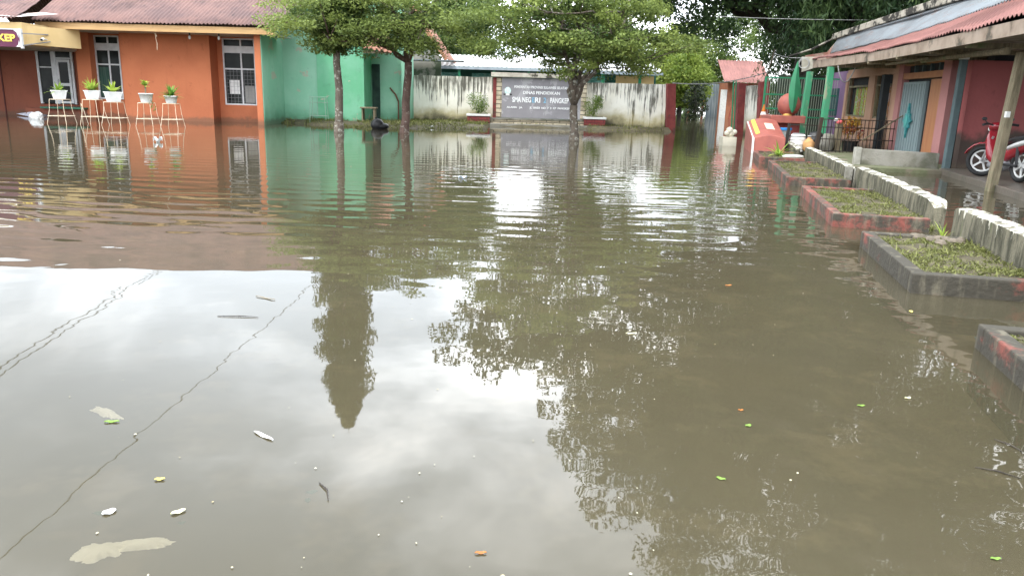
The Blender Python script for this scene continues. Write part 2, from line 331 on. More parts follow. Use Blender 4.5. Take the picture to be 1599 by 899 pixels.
# ------------------------------------------------------------ foliage
def leaves(name, pts, ll, lw, m, parent=None, droop=0., tint=None, flat=0.):
    n = len(pts); d = rng.normal(size=(n, 3)); d[:, 2] = d[:, 2] * (1 - flat) - droop; d /= np.linalg.norm(d, axis=1)[:, None]
    r = rng.normal(size=(n, 3)); r[:, 2] += flat * 2.2
    s = np.cross(d, r); s /= np.linalg.norm(s, axis=1)[:, None] + 1e-9
    k = (ll * rng.uniform(.65, 1.3, n))[:, None]; wv = (lw * rng.uniform(.7, 1.25, n))[:, None]
    V = np.stack([pts - d * k * .5, pts - s * wv * .5, pts + d * k * .5, pts + s * wv * .5], 1).reshape(-1, 3)
    F = np.arange(4 * n).reshape(-1, 4)
    t = tint if tint is not None else rng.uniform(0, 1, n)
    return npmesh(name, V, F, m, parent, np.repeat(np.clip(t, 0, 1), 4))
def clumps(C, sx, sz, n, tbias=None):
    """C (k,3) cluster centres -> leaf points and tints"""
    C = np.asarray(C); k = len(C); q = rng.normal(size=(k, n, 3)); q /= np.maximum(np.linalg.norm(q, axis=2)[:, :, None], .7) ** .6
    sx = np.broadcast_to(sx, (k,)); sz = np.broadcast_to(sz, (k,))
    q[:, :, :2] *= sx[:, None, None]; q[:, :, 2] *= sz[:, None]
    P = (C[:, None, :] + q).reshape(-1, 3)
    tb = rng.beta(1.6, 2.2, k) if tbias is None else tbias
    return P, (tb[:, None] + rng.normal(0, .14, (k, n))).ravel()
def limb(mb, a, b, r0, r1, wob=.12, n=6, sides=7):
    a = Vector(a); b = Vector(b); L_ = (b - a).length; pts = []
    for i in range(n + 1):
        t = i / n; p = a.lerp(b, t)
        if 0 < i < n: p += Vector((random.uniform(-1, 1), random.uniform(-1, 1), random.uniform(-.5, .5))) * wob * L_ * .18
        pts.append(p)
    mb.tube(pts, [r0 + (r1 - r0) * (i / n) for i in range(n + 1)], sides); return pts
# ------------------------------------------------------------ setting: bed, water, banks
S = 1800
bed = MB(); bed.add([(-S, -60, -.3), (S, -60, -.3), (S, S, -.3), (-S, S, -.3)], [(0, 1, 2, 3)])
m_bed = mat('muddy_bed', (.12, .10, .065), (.07, .058, .038), sc=.8, c3=(.19, .155, .10), sc3=2.2, lo3=.5, hi3=.7)
tag(bed.build('ground', m_bed), kind='structure')
def water_mat():
    b = NB('flood_water'); N_, L_ = b.N, b.L; N_.remove(b.p)
    xyz = b.xyz(); X_, Y_ = xyz[0], xyz[1]
    # ripple trains, heights in metres
    warp = b.noise(.22, (1, 1, 1), det=2); warp2 = b.noise(1.1, (.5, 1, 1), det=2)
    dx = b.fm('ADD', X_, 9.0); dy = b.fm('SUBTRACT', Y_, 1.0)
    dist = b.fm('SQRT', b.fm('ADD', b.fm('MULTIPLY', dx, dx), b.fm('MULTIPLY', dy, dy)))
    ph1 = b.fm('ADD', b.fm('MULTIPLY', dist, 12.5), b.fm('ADD', b.fm('MULTIPLY', warp, 16), b.fm('MULTIPLY', warp2, 3.5)))
    w1 = b.fm('SINE', ph1)
    ph2 = b.fm('ADD', b.fm('MULTIPLY', Y_, 11.5), b.fm('ADD', b.fm('MULTIPLY', X_, -.5), b.fm('MULTIPLY', b.noise(.33, det=2), 15)))
    w2 = b.fm('SINE', ph2)
    ph3 = b.fm('ADD', b.fm('MULTIPLY', Y_, 18.5), b.fm('ADD', b.fm('MULTIPLY', X_, 1.5), b.fm('MULTIPLY', b.noise(.6, det=2), 12)))
    w3 = b.fm('SINE', ph3)
    left = b.mr(X_, -5, 1, 1, .15)
    zone = b.fm('MULTIPLY', b.mr(Y_, 4.4, 8.5), b.mr(Y_, 10, 22, 1, .16))
    patch = b.mr(b.noise(.16, (.6, 1, 1), det=3), .30, .60, .5, 1.2)
    h = b.fm('ADD', b.fm('MULTIPLY', b.fm('MULTIPLY', w1, left), .0011), b.fm('ADD', b.fm('MULTIPLY', w2, .00105), b.fm('MULTIPLY', w3, .00046)))
    h = b.fm('MULTIPLY', b.fm('MULTIPLY', h, zone), patch)
    w0 = b.fm('SINE', b.fm('ADD', b.fm('MULTIPLY', Y_, 4.2), b.fm('ADD', b.fm('MULTIPLY', X_, .9), b.fm('MULTIPLY', b.noise(.5, det=2), 9))))
    h = b.fm('ADD', h, b.fm('MULTIPLY', b.fm('MULTIPLY', w0, .0013), b.fm('MULTIPLY', b.mr(Y_, 4.2, 6.5), b.fm('MULTIPLY', b.mr(Y_, 8, 12, 1, 0), b.mr(X_, -2.6, -.5, 1, .15)))))
    # small isotropic wobble, stronger on the right where drips fall
    iso = b.noise(2.4, (1, 1.3, 1), det=2, ro=.4); iso2 = b.noise(8, (1, 1.2, 1), det=1, ro=.4)
    ra = b.fm('ADD', b.mr(X_, -.8, 1.6, .22, 1), b.mr(Y_, 4.5, 8, 0, .12))
    pm = b.mr(b.noise(.9, det=2), .40, .68, .25, 1.6)
    hi = b.fm('ADD', b.fm('MULTIPLY', iso, .0032), b.fm('MULTIPLY', b.fm('MULTIPLY', iso2, pm), .00065))
    h = b.fm('ADD', h, b.fm('MULTIPLY', hi, ra))
    bp = N_.new('ShaderNodeBump'); bp.inputs['Distance'].default_value = 1.0; L_.new(h, bp.inputs['Height'])
    c = b.mix(b.mr(b.noise(.5, det=6, ro=.6), .35, .7), (.070, .062, .038), (.083, .073, .047))
    c = b.mix(b.mr(b.noise(2.2, det=6, ro=.65), .5, .75, 0, .35), c, (.106, .091, .062))
    d = N_.new('ShaderNodeBsdfDiffuse'); L_.new(c, d.inputs[0])
    tr = N_.new('ShaderNodeBsdfTransparent'); tr.inputs[0].default_value = (.92, .87, .75, 1)
    m1 = N_.new('ShaderNodeMixShader'); m1.inputs[0].default_value = .42; L_.new(d.outputs[0], m1.inputs[1]); L_.new(tr.outputs[0], m1.inputs[2])
    g = N_.new('ShaderNodeBsdfGlossy'); g.inputs['Roughness'].default_value = .015; g.inputs[0].default_value = (1, 1, 1, 1); L_.new(bp.outputs[0], g.inputs['Normal'])
    fr = N_.new('ShaderNodeFresnel'); fr.inputs[0].default_value = 1.34; L_.new(bp.outputs[0], fr.inputs['Normal'])
    m2 = N_.new('ShaderNodeMixShader'); L_.new(fr.outputs[0], m2.inputs[0]); L_.new(m1.outputs[0], m2.inputs[1]); L_.new(g.outputs[0], m2.inputs[2])
    L_.new(m2.outputs[0], N_['Material Output'].inputs[0]); return b.m
wt = MB(); wt.add([(-S, -60, 0), (S, -60, 0), (S, S, 0), (-S, S, 0)], [(0, 1, 2, 3)])
tag(wt.build('water', water_mat()), kind='structure')
def mound(name, x0, x1, y0, y1, hf, m, step=.12):
    xs = np.arange(x0, x1, step); ys = np.arange(y0, y1, step); XX, YY = np.meshgrid(xs, ys)
    ZZ = np.array([[hf(x, y) for x in xs] for y in ys]); V = np.stack([XX, YY, ZZ], 2).reshape(-1, 3); nx = len(xs)
    F = [(j * nx + i, j * nx + i + 1, (j + 1) * nx + i + 1, (j + 1) * nx + i) for j in range(len(ys) - 1) for i in range(nx - 1)]
    return npmesh(name, V, F, m, smooth=True)
def bank_h(x, y):
    if x < -10.95: return -.28
    e = 33.2 if x < -8.5 else (31.3 + .9 * min(1, abs(x + 5.5) / 3.5) if x < -1.2 else (36.2 if x < 3.3 else 35.2))
    if x < -8.5: e = 33.2 - (x + 10.95) * .35
    k = (y - e + 1.0 * (noise.noise(Vector((x * .7, y * .7, 3))))) / 3.0
    return -.28 + .42 * max(0, min(1, k + .55)) + .05 * noise.noise(Vector((x * 2.2, y * 2.2, 0)))
bk = mound('grass_bank', -10.95, 7.2, 29.5, 38.2, bank_h, m_soil, .15); tag(bk, kind='structure')
def grass(name, n, area, zf, hh, m=g_grass, parent=None, lean=.6, wd=.012):
    P = np.array([area() for _ in range(n)]); P = np.array([(x, y, zf(x, y)) for x, y in P]); P = P[P[:, 2] > -.04]
    n = len(P); hgt = (hh * rng.uniform(.3, 1.2, n) * np.where(rng.random(n) < .06, 2.2, 1))[:, None]; d = rng.normal(size=(n, 3)) * lean; d[:, 2] = 1; d /= np.linalg.norm(d, axis=1)[:, None]
    s = rng.normal(size=(n, 3)); s[:, 2] = 0; s /= np.linalg.norm(s, axis=1)[:, None]; s *= wd * rng.uniform(.6, 1.5, n)[:, None]
    mid = P + d * hgt * .55; tip = P + d * hgt + np.stack([d[:, 0], d[:, 1], -np.abs(d[:, 0])], 1) * hgt * .3
    V = np.stack([P - s, P + s, mid + s * .8, tip, mid - s * .8], 1).reshape(-1, 3); F = np.arange(5 * n).reshape(-1, 5)
    return npmesh(name, V, F, m, parent, np.repeat(np.clip(rng.beta(1.6, 1.8, n), 0, 1), 5))
def bank_area():
    while True:
        x = random.uniform(-10.9, 7.0); y = random.uniform(30.5, 37.9)
        if random.random() < (.95 if x < -1.3 else .35) and not (-1.3 < x < 3.3 and y < 36.8):
            if noise.noise(Vector((x * .9, y * .9, 7))) > -.12 or (y > 36.6 and x < -1.3): return x, y
tag(grass('grass', 12000, bank_area, bank_h, .12, wd=.014), kind='stuff')
# yard behind the low walls
yd = MB(); yd.prism([row(18.6, 2.95, -.28), row(18.6, 5.2, -.28), row(30, 8.5, -.28), row(31, 2.95, -.28)], (0, 0, .36))
tag(yd.build('yard_ground', m_yard), kind='structure')
def cz(mb): pass
# ------------------------------------------------------------ corrugated sheet
def corrugated(name, pe, pr, m, parent, pitch=.16, amp=.03, rows=4, thick=.0, wob=.0):
    """pe / pr: polylines (same length) of the eave and the ridge"""
    pe = [Vector(p) for p in pe]; pr = [Vector(p) for p in pr]; V = []; cols = 0
    seg = []
    for i in range(len(pe) - 1):
        k = max(2, int((pe[i + 1] - pe[i]).length / pitch * 6)); rg = range(k + (1 if i == len(pe) - 2 else 0))
        for j in rg: seg.append((pe[i].lerp(pe[i + 1], j / k), pr[i].lerp(pr[i + 1], j / k)))
    for c, (a, b) in enumerate(seg):
        z = amp * math.sin(c * 2 * math.pi / 6)
        for r in range(rows + 1):
            p = a.lerp(b, r / rows); w_ = wob * noise.noise(p * 1.3); V.append((p.x, p.y, p.z + z + w_ + (.006 if (r % 2) else 0)))
    n = len(V); R = rows + 1; F = []
    for c in range(len(seg) - 1):
        for r in range(rows): F.append((c * R + r, (c + 1) * R + r, (c + 1) * R + r + 1, c * R + r + 1))
    V2 = [(x, y, z - .012) for x, y, z in V]; F2 = [tuple(i + n for i in q[::-1]) for q in F]
    for c in range(len(seg) - 1): F2.append((c * R, c * R + n, (c + 1) * R + n, (c + 1) * R))
    return npmesh(name, V + V2, F + F2, m, parent, smooth=False)
# ============================================================ ORANGE BUILDING
ob = T('orange_building', (-14.5, 33, 0), 'orange office building with rusty corrugated roof standing in the flood', 'building')
w_ = MB(); w_.box(-16.22, -12.58, 32.6, 33.42, -.3, 3.55); w_.build('wall', m_orange, ob, label='bright orange wall projecting between the two windows')
w_ = MB(); w_.box(-12.58, -12.36, 33.40, 33.6, -.3, 3.5); w_.box(-12.36, -10.98, 33.40, 33.6, -.3, .70); w_.box(-12.36, -10.98, 33.40, 33.6, 3.40, 3.55); w_.box(-10.98, -10.80, 33.40, 33.6, -.3, 3.55)
w_.build('wall', m_orange, ob)
w_ = MB(); w_.box(-17.70, -16.66, 33.40, 33.6, -.3, .78); w_.box(-17.7, -16.22, 33.40, 33.6, 3.37, 3.6); w_.box(-16.66, -16.22, 33.425, 33.6, -.3, 3.37); w_.build('wall', m_orange, ob)
w_ = MB(); w_.box(-18.28, -17.70, 33.0, 34.6, -.3, 3.6); w_.build('pilaster', m_orange, ob)
w_ = MB(); w_.box(-10.34, -10.10, 31.35, 34.2, -.3, 3.5); w_.build('wing_wall', m_orange, ob)
w_ = MB(); w_.box(-10.10, -10.07, 31.38, 34.2, -.3, 3.55); w_.build('wing_wall_side', m_green, ob, label='green painted right side of the thin orange wing wall')
w_ = MB(); w_.box(-26, -20.72, 34.3, 34.5, -.3, 3.6); w_.box(-20.72, -18.28, 34.3, 34.5, -.3, .5); w_.box(-20.72, -18.28, 34.3, 34.5, 2.78, 3.6); w_.box(-19.1, -18.28, 34.3, 34.5, .5, 2.78); w_.build('entrance_wall', m_oranged, ob, label='orange wall of the entrance recess with its shade put into the colour')
w_ = MB(); w_.box(-22.33, -22.28, 34.27, 34.31, -.3, 3.4); w_.build('corner_groove', mat('groove', (.10, .03, .025)), ob)
w_ = MB(); w_.box(-27, -10.2, 34.65, 38, .0, 3.3); w_.build('dark_rooms', m_dark, ob)
def window(par, x0, x1, y, z0, z1, mull, trs, name='window', dep=.06, tk=.06):
    fr = MB()
    fr.box(x0, x0 + tk, y, y + dep, z0, z1); fr.box(x1 - tk, x1, y, y + dep, z0, z1); fr.box(x0 + tk, x1 - tk, y, y + dep, z0, z0 + tk); fr.box(x0 + tk, x1 - tk, y, y + dep, z1 - tk, z1)
    zs = [z0 + tk] + sorted(trs) + [z1 - tk]
    for z in trs: fr.box(x0 + tk, x1 - tk, y + .004, y + dep, z - tk / 2, z + tk / 2)
    for a, b in zip(zs[:-1], zs[1:]):
        fr.box(mull - tk / 2, mull + tk / 2, y + .008, y + dep - .004, a + (tk / 2 if a != z0 + tk else 0), b - (tk / 2 if b != z1 - tk else 0))
    o = fr.build(name, m_whitemetal, par)
    g = MB(); g.box(x0 + .02, x1 - .02, y + dep - .02, y + dep, z0 + .02, z1 - .02); g.build('pane', m_glassdark, o); return o
wn = window(ob, -17.70, -16.66, 33.42, .80, 3.37, -17.14, [2.21, 2.80, 3.03], 'window')
p = MB(); p.box(-17.64, -16.72, 33.45, 33.47, 2.83, 3.0); p.build('vent_panel', m_whitemetal, wn)
p = MB(); p.box(-17.62, -17.2, 33.452, 33.458, .9, 2.1); p.build('curtain_or_reflection', mat('green_reflection', (.02, .06, .045), (.06, .10, .08), sc=2, st=(8, 1, .4)), wn)  # greenish reflection on the lower left pane, painted as a dark panel
w2 = window(ob, -12.36, -11.0, 33.42, .70, 3.40, -11.60, [2.17, 2.84, 3.06], 'window')
p = MB(); p.box(-12.30, -11.06, 33.45, 33.47, 2.87, 3.03); p.build('vent_panel', m_whitemetal, w2)
gr = MB()
for i in range(9): x = -12.24 + i * .145; gr.bar((x, 33.44, .78), (x, 33.44, 2.13), .009)
for i in range(9): z = .85 + i * .15; gr.bar((-12.3, 33.44, z), (-11.06, 33.44, z), .009)
gr.build('security_grille', m_metalgrey, w2)
p = MB(); p.box(-12.14, -11.72, 33.448, 33.456, 1.15, 1.72); p.build('paper_poster', m_white, w2, label='white papers stuck inside the right window')
p = MB(); p.box(-11.5, -11.1, 33.448, 33.456, .8, 1.5); p.build('cardboard_papers', mat('grey_papers', (.3, .3, .28)), w2)
# entrance door and side light
dr = MB()
for a in ((-20.70, -20.60, .52, 2.76), (-20.06, -19.86, .52, 2.76), (-19.22, -19.12, .52, 2.76)): dr.box(a[0], a[1], 34.22, 34.3, a[2], a[3])
for z in (2.70, 2.02): dr.box(-20.60, -20.06, 34.23, 34.3, z, z + .05)
dr.box(-19.86, -19.22, 34.23, 34.3, 2.70, 2.75); dr.box(-19.86, -19.22, 34.23, 34.3, 2.40, 2.46)
dd = dr.build('entrance_frame', m_whitemetal, ob)
p = MB(); p.box(-20.6, -20.06, 34.27, 34.29, .55, 2.70); p.box(-19.86, -19.22, 34.27, 34.29, 2.46, 2.7); p.build('pane', m_glassdark, dd)
p = MB(); p.box(-19.84, -19.74, 34.2, 34.26, .55, 2.38); p.box(-19.34, -19.24, 34.2, 34.26, .55, 2.38); p.box(-19.74, -19.34, 34.2, 34.26, 2.27, 2.38); p.box(-19.74, -19.34, 34.2, 34.26, 1.28, 1.40); p.box(-19.74, -19.34, 34.2, 34.26, .55, .64)
d2 = p.build('door', m_whitemetal, ob)
p = MB(); p.box(-19.74, -19.34, 34.225, 34.24, .64, 1.28); p.box(-19.74, -19.34, 34.225, 34.24, 1.4, 2.27); p.build('pane', m_glassdark, d2)
p = MB(); p.tube([(-19.79, 34.19, 1.25), (-19.79, 34.14, 1.3), (-19.79, 34.14, 1.5), (-19.79, 34.19, 1.55)], .012); p.build('handle', m_metalgrey, d2)
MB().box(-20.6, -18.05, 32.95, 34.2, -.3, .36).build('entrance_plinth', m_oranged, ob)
p = MB(); p.box(-19.85, -18.0, 32.7, 34.2, .36, .43); p.build('entrance_step', mat('green_tiles', (.04, .16, .09), (.03, .11, .07), sc=5, rough=.4), ob, bevel=.01)
# eaves, fascia and roof
p = MB(); p.box(-18.6, -9.37, 30.96, 31.0, 3.42, 3.66); p.build('fascia_board', m_wood, ob)
p = MB(); p.box(-18.6, -9.4, 31.0, 33.4, 3.44, 3.455); p.build('soffit', m_soffit, ob)
corrugated('roof', [(-18.7, 30.86, 3.72), (-9.25, 30.86, 3.76)], [(-18.7, 38.4, 7.75), (-8.35, 38.4, 7.4)], m_roof, ob, .15, .026, 10, wob=.05)
p = MB(); p.prism([(-9.42, 31, 3.60), (-9.42, 38.2, 7.2), (-9.42, 38.2, 7.32), (-9.42, 31, 3.74)], (.05, 0, 0)); p.build('barge_board', m_wood, ob)
corrugated('roof', [(-30, 29.1, 3.62), (-18.2, 29.1, 3.62), ], [(-30, 34, 5.4), (-19.4, 34, 5.15)], m_roof, ob, .15, .026, 8, wob=.06)
p = MB(); p.add([(-18.95, 29.2, 3.70), (-18.1, 29.15, 3.68), (-17.6, 30.9, 3.95), (-18.3, 30.9, 4.0)], [(0, 1, 2, 3)]); p.build('flashing', mat('bare_zinc', (.6, .6, .62), (.35, .2, .13), sc=3, metal=.3, rough=.5), ob)
corrugated('roof', [(-30, 33.7, 5.0), (-18.75, 33.7, 5.0)], [(-30, 38.38, 7.75), (-18.75, 38.38, 7.75)], m_roof, ob, .15, .026, 8, wob=.05)
corrugated('roof', [(-27, 42.8, 4.4), (-8.5, 42.8, 4.4)], [(-27, 38.45, 7.85), (-8.35, 38.45, 7.4)], m_roof, ob, .15, .026, 4)
# canopy over the entrance
p = MB(); p.box(-28, -18.1, 29.3, 29.45, 2.72, 3.50); p.box(-18.22, -18.1, 29.45, 31.0, 2.72, 3.5); p.build('canopy', m_cream, ob, bevel=.01)
p = MB(); p.prism([(-18.1, 29.6, 2.75), (-17.2, 31.5, 2.72), (-17.2, 31.5, 3.42), (-18.1, 29.6, 3.42)], (-.08, .04, 0)); p.build('canopy_side', m_cream, ob)
p = MB(); p.box(-28, -18.22, 29.45, 34.2, 2.70, 2.76); p.build('canopy_ceiling', m_soffit, ob)
# sign hung in front of the canopy
sg = T('hanging_sign', (-18.9, 29.0, 2.58), 'purple sign board with yellow letters fixed to the cream entrance canopy', 'sign')
p = MB(); p.box(-21.6, -18.0, 28.98, 29.06, 2.62, 3.22); p.build('board', m_purple, sg, bevel=.01)
p = MB(); p.box(-18.0, -17.95, 28.95, 29.08, 2.58, 3.26); p.box(-21.6, -18.0, 28.95, 28.98, 3.22, 3.25); p.build('frame', m_whitemetal, sg)
p = MB(); p.prism([(-18.01, 28.975, 3.21), (-18.22, 28.975, 3.21), (-18.10, 28.975, 3.13), (-18.05, 28.975, 2.95)], (0, -.01, 0)); p.prism([(-18.01, 28.975, 2.63), (-18.18, 28.975, 2.63), (-18.09, 28.975, 2.7), (-18.05, 28.975, 2.85)], (0, -.01, 0)); p.build('corner_ornament', m_whitemetal, sg)
p = MB(); p.bar((-17.97, 29.0, 3.1), (-17.75, 30.3, 3.15), .035); p.bar((-17.97, 29.0, 2.68), (-17.7, 30.3, 2.9), .035); p.build('bracket', m_metalgrey, sg)
def text(name, body, x, y, z, size, m, parent, align='CENTER', bold=.0, ext=.01, width=None):
    cu = bpy.data.curves.new(name, 'FONT'); cu.body = body; cu.size = size; cu.extrude = ext; cu.offset = bold; cu.align_x = align; cu.align_y = 'CENTER'
    o = bpy.data.objects.new(name, cu); col.objects.link(o); o.data.materials.append(m); off = WL[parent.name]; o.parent = parent
    o.location = (x - off.x, y - off.y, z - off.z); o.rotation_euler = (math.pi / 2, 0, 0); WL[o.name] = off
    bpy.context.view_layer.update(); sx = (width / max(o.dimensions.x, .01)) if width else 1
    me = bpy.data.meshes.new_from_object(o); loc = o.location.copy(); bpy.data.objects.remove(o); bpy.data.curves.remove(cu)
    o = bpy.data.objects.new(name, me); col.objects.link(o); o.parent = parent; o.location = loc; o.rotation_euler = (math.pi / 2, 0, 0); o.scale.x = sx
    if not me.materials: me.materials.append(m)
    WL[o.name] = off; return o
text('lettering', 'KEP', -18.50, 28.972, 2.92, .34, m_yellowtxt, sg, bold=.012, width=.62)
def tub(a, b, r=.01):
    return MB().tube([a, b], r)
ct = T('security_camera', (-17.68, 30.9, 2.95), 'small white security camera on the cream canopy side', 'camera')
p = MB(); p.tube([(-17.72, 29.9, 2.97), (-17.62, 29.62, 2.93)], [.055, .05], 10); p.build('body', m_white, ct, smooth=False)
p = MB(); p.tube([(-17.62, 29.62, 2.93), (-17.60, 29.58, 2.925)], [.045, .04], 10); p.build('lens', m_blackpl, ct)
p = MB(); p.tube([(-17.72, 29.9, 2.97), (-17.80, 30.3, 2.97)], .015); p.build('bracket', m_white, ct)
for x, nm in ((-12.9, 'pale bulb under the eave left of the barred window'), (-11.75, 'pale bulb under the eave above the barred window')):
    lb = T('light_bulb', (x, 31.5, 3.44), nm, 'bulb', 'bulbs under the orange eave')
    MB().tube([(x, 31.5, 3.44), (x, 31.5, 3.34)], .03, 10).build('socket', m_blackpl, lb)
    MB().ball((x, 31.5, 3.27), (.05, .05, .075)).build('bulb', m_white, lb, smooth=True)
hk = MB(); hk.tube([(-14.1, 31.2, 3.44), (-14.1, 31.2, 3.2), (-14.06, 31.2, 3.0), (-14.08, 31.2, 2.75)], .01, 6); hk.tube([(-14.13, 31.2, 3.4), (-14.05, 31.2, 3.25)], .02, 6)
tag(hk.build('dangling_string', m_wire), 'loose pale cord dangling from the eave over the orange wall', 'cord')
# ============================================================ GREEN BUILDING
gb = T('green_building', (-8, 35, 0), 'peeling green painted building with a tiled awning beside the columnar tree', 'building')
p = MB(); p.box(-10.80, -8.62, 34.2, 34.45, -.3, 4.1); p.build('wall', m_green, gb)
p = MB(); p.box(-8.62, -6.72, 34.14, 34.6, -.3, 5.4); p.build('wall', m_green2, gb, label='brighter green wall section behind the thin tree trunk')
p = MB(); p.box(-6.72, -6.60, 34.1, 35.8, -.3, 5.4); p.build('corner_pier', m_green2, gb)
p = MB(); p.box(-6.60, -5.12, 35.8, 36, -.3, 5.2); p.build('recess_wall', m_green, gb)
p = MB(); p.box(-5.12, -4.98, 35.0, 38.0, -.3, 4.2); p.build('end_wall', m_green, gb)
p = MB(); p.box(-6.55, -6.2, 35.75, 35.8, .2, 2.6); p.build('recess_shade', mat('recess_shade_colour', (.035, .07, .055), (.02, .04, .035)), gb)  # dark strip painted in for the shade at the left of the recess
corrugated('awning', [(-6.7, 33.9, 3.22), (-5.3, 33.9, 3.02)], [(-6.7, 35.8, 4.15), (-5.9, 35.8, 4.1)], m_roofbrown, gb, .22, .03, 6)
p = MB(); p.box(-6.6, -5.4, 33.98, 34.02, 2.98, 3.08); p.build('awning_board', m_oldwood, gb)
p = MB(); p.box(-10.9, -6.5, 36, 42, -.3, 4.9); p.build('back_wall', m_green, gb)
p = MB(); p.tube([(-5.35, 35.6, -.2), (-5.35, 35.6, 1.0), (-5.5, 35.75, 1.3), (-5.75, 35.75, 1.6)], .035, 8); p.build('drain_pipe', mat('rusty_pipe', (.16, .08, .05)), gb)
gg = T('gabled_house', (-5.2, 45, 0), 'grey plaster gable with orange barge board behind the green building', 'house')
p = MB(); p.prism([(-8.6, 45, 0), (-4.35, 45, 0), (-4.35, 45, 3.3), (-6.3, 45, 6.1), (-8.6, 45, 6.1)], (0, .2, 0)); p.build('gable_wall', mat('grey_plaster', (.26, .25, .22), (.17, .165, .14), sc=.8, c3=(.06, .08, .05), sc3=.9, lo3=.5, hi3=.56), gg)
p = MB(); p.prism([(-4.1, 44.8, 3.15), (-3.98, 44.8, 3.32), (-6.2, 44.8, 6.5), (-6.3, 44.8, 6.2)], (0, .25, 0)); p.build('barge_board', mat('orange_board', (.42, .2, .12)), gg)
corrugated('roof', [(-4.0, 45.05, 3.3), (-4.0, 52, 3.3)], [(-6.3, 45.05, 6.45), (-6.3, 52, 6.45)], m_roofbrown, gg, .2, .03, 4)
p = MB(); p.box(-6.6, -3.0, 43.6, 44.8, 3.12, 3.18); p.build('lean_to_roof', m_greyroof, gg)
# ============================================================ WHITE BOUNDARY WALL + SIGN
def slabwall(name, x0, x1, ya, yb, zt, label, group):
    t = T(name, ((x0 + x1) / 2, ya, 0), label, 'wall', group); m = MB(); n = int((x1 - x0) / .2)
    V = []; 
    for i in range(n + 1):
        x = x0 + (x1 - x0) * i / n; y = ya + (yb - ya) * i / n; dz = .03 * noise.noise(Vector((x * 1.7, 0, 5)))
        V += [(x, y, -.3), (x, y, zt + dz), (x, y + .16, zt + dz), (x, y + .16, -.3)]
    F = []
    for i in range(n):
        a = i * 4; F += [(a, a + 4, a + 5, a + 1), (a + 1, a + 5, a + 6, a + 2), (a + 2, a + 6, a + 7, a + 3)]
    F += [(0, 1, 2, 3), (n * 4 + 3, n * 4 + 2, n * 4 + 1, n * 4)]
    m.add(V, F).build('wall_panel', m_wwall, t); return t
wl1 = slabwall('boundary_wall', -4.98, -1.12, 38.0, 38.0, 2.22, 'white wall with black mould streaks left of the school sign', 'stained white boundary walls')
wl2 = slabwall('boundary_wall', 3.3, 6.92, 38.0, 36.85, 2.10, 'white wall with black mould streaks right of the school sign', 'stained white boundary walls')
p = MB(); p.hexa([(7.0, 36.5, -.3), (7.42, 36.5, -.3), (7.42, 36.95, -.3), (7.0, 36.95, -.3), (6.86, 36.5, 2.13), (7.26, 36.5, 2.13), (7.26, 36.95, 2.13), (6.86, 36.95, 2.13)]); p.build('gate_pillar', m_maroon, wl2, bevel=.015)
st = T('school_sign', (1.1, 37.6, 0), 'grey stone school sign with white lettering between two white wall sections', 'sign')
p = MB(); p.box(-.74, 3.02, 37.58, 37.75, .38, 2.22); p.build('panel', m_granite, st)
MB().box(-1.0, -.74, 37.56, 37.8, .38, 2.22).build('stone_surround', m_stone, st); MB().box(3.02, 3.28, 37.56, 37.8, .38, 2.22).build('stone_surround', m_stone, st)
p = MB(); p.box(-1.16, -1.0, 37.54, 37.8, .0, 2.22); p.build('maroon_edge', m_maroon, st)
p = MB(); p.box(-1.26, 3.38, 37.40, 37.85, 2.24, 2.44); p.build('cap', mat('dirty_white_cap', (.6, .56, .48), (.45, .4, .33), sc=4, c3=(.1, .09, .07), sc3=2.5, lo3=.57, hi3=.64), st, bevel=.015)
p = MB(); p.box(-1.35, 3.45, 37.2, 37.9, -.3, .30); p.build('plinth', m_stone, st); p = MB(); p.box(-1.4, 3.5, 37.15, 37.9, .30, .36); p.build('plinth_edge', m_concrete, st)
p = MB(); p.box(-1.25, 3.5, 36.5, 37.15, -.3, .12); p.build('step', m_concrete, st, bevel=.02)
text('lettering', 'PEMERINTAH PROVINSI SULAWESI SELATAN', 1.12, 37.572, 1.80, .16, m_letter, st, bold=.004, width=2.55)
text('lettering', 'DINAS PENDIDIKAN', 1.14, 37.572, 1.55, .19, m_letter, st, bold=.006, width=1.75)
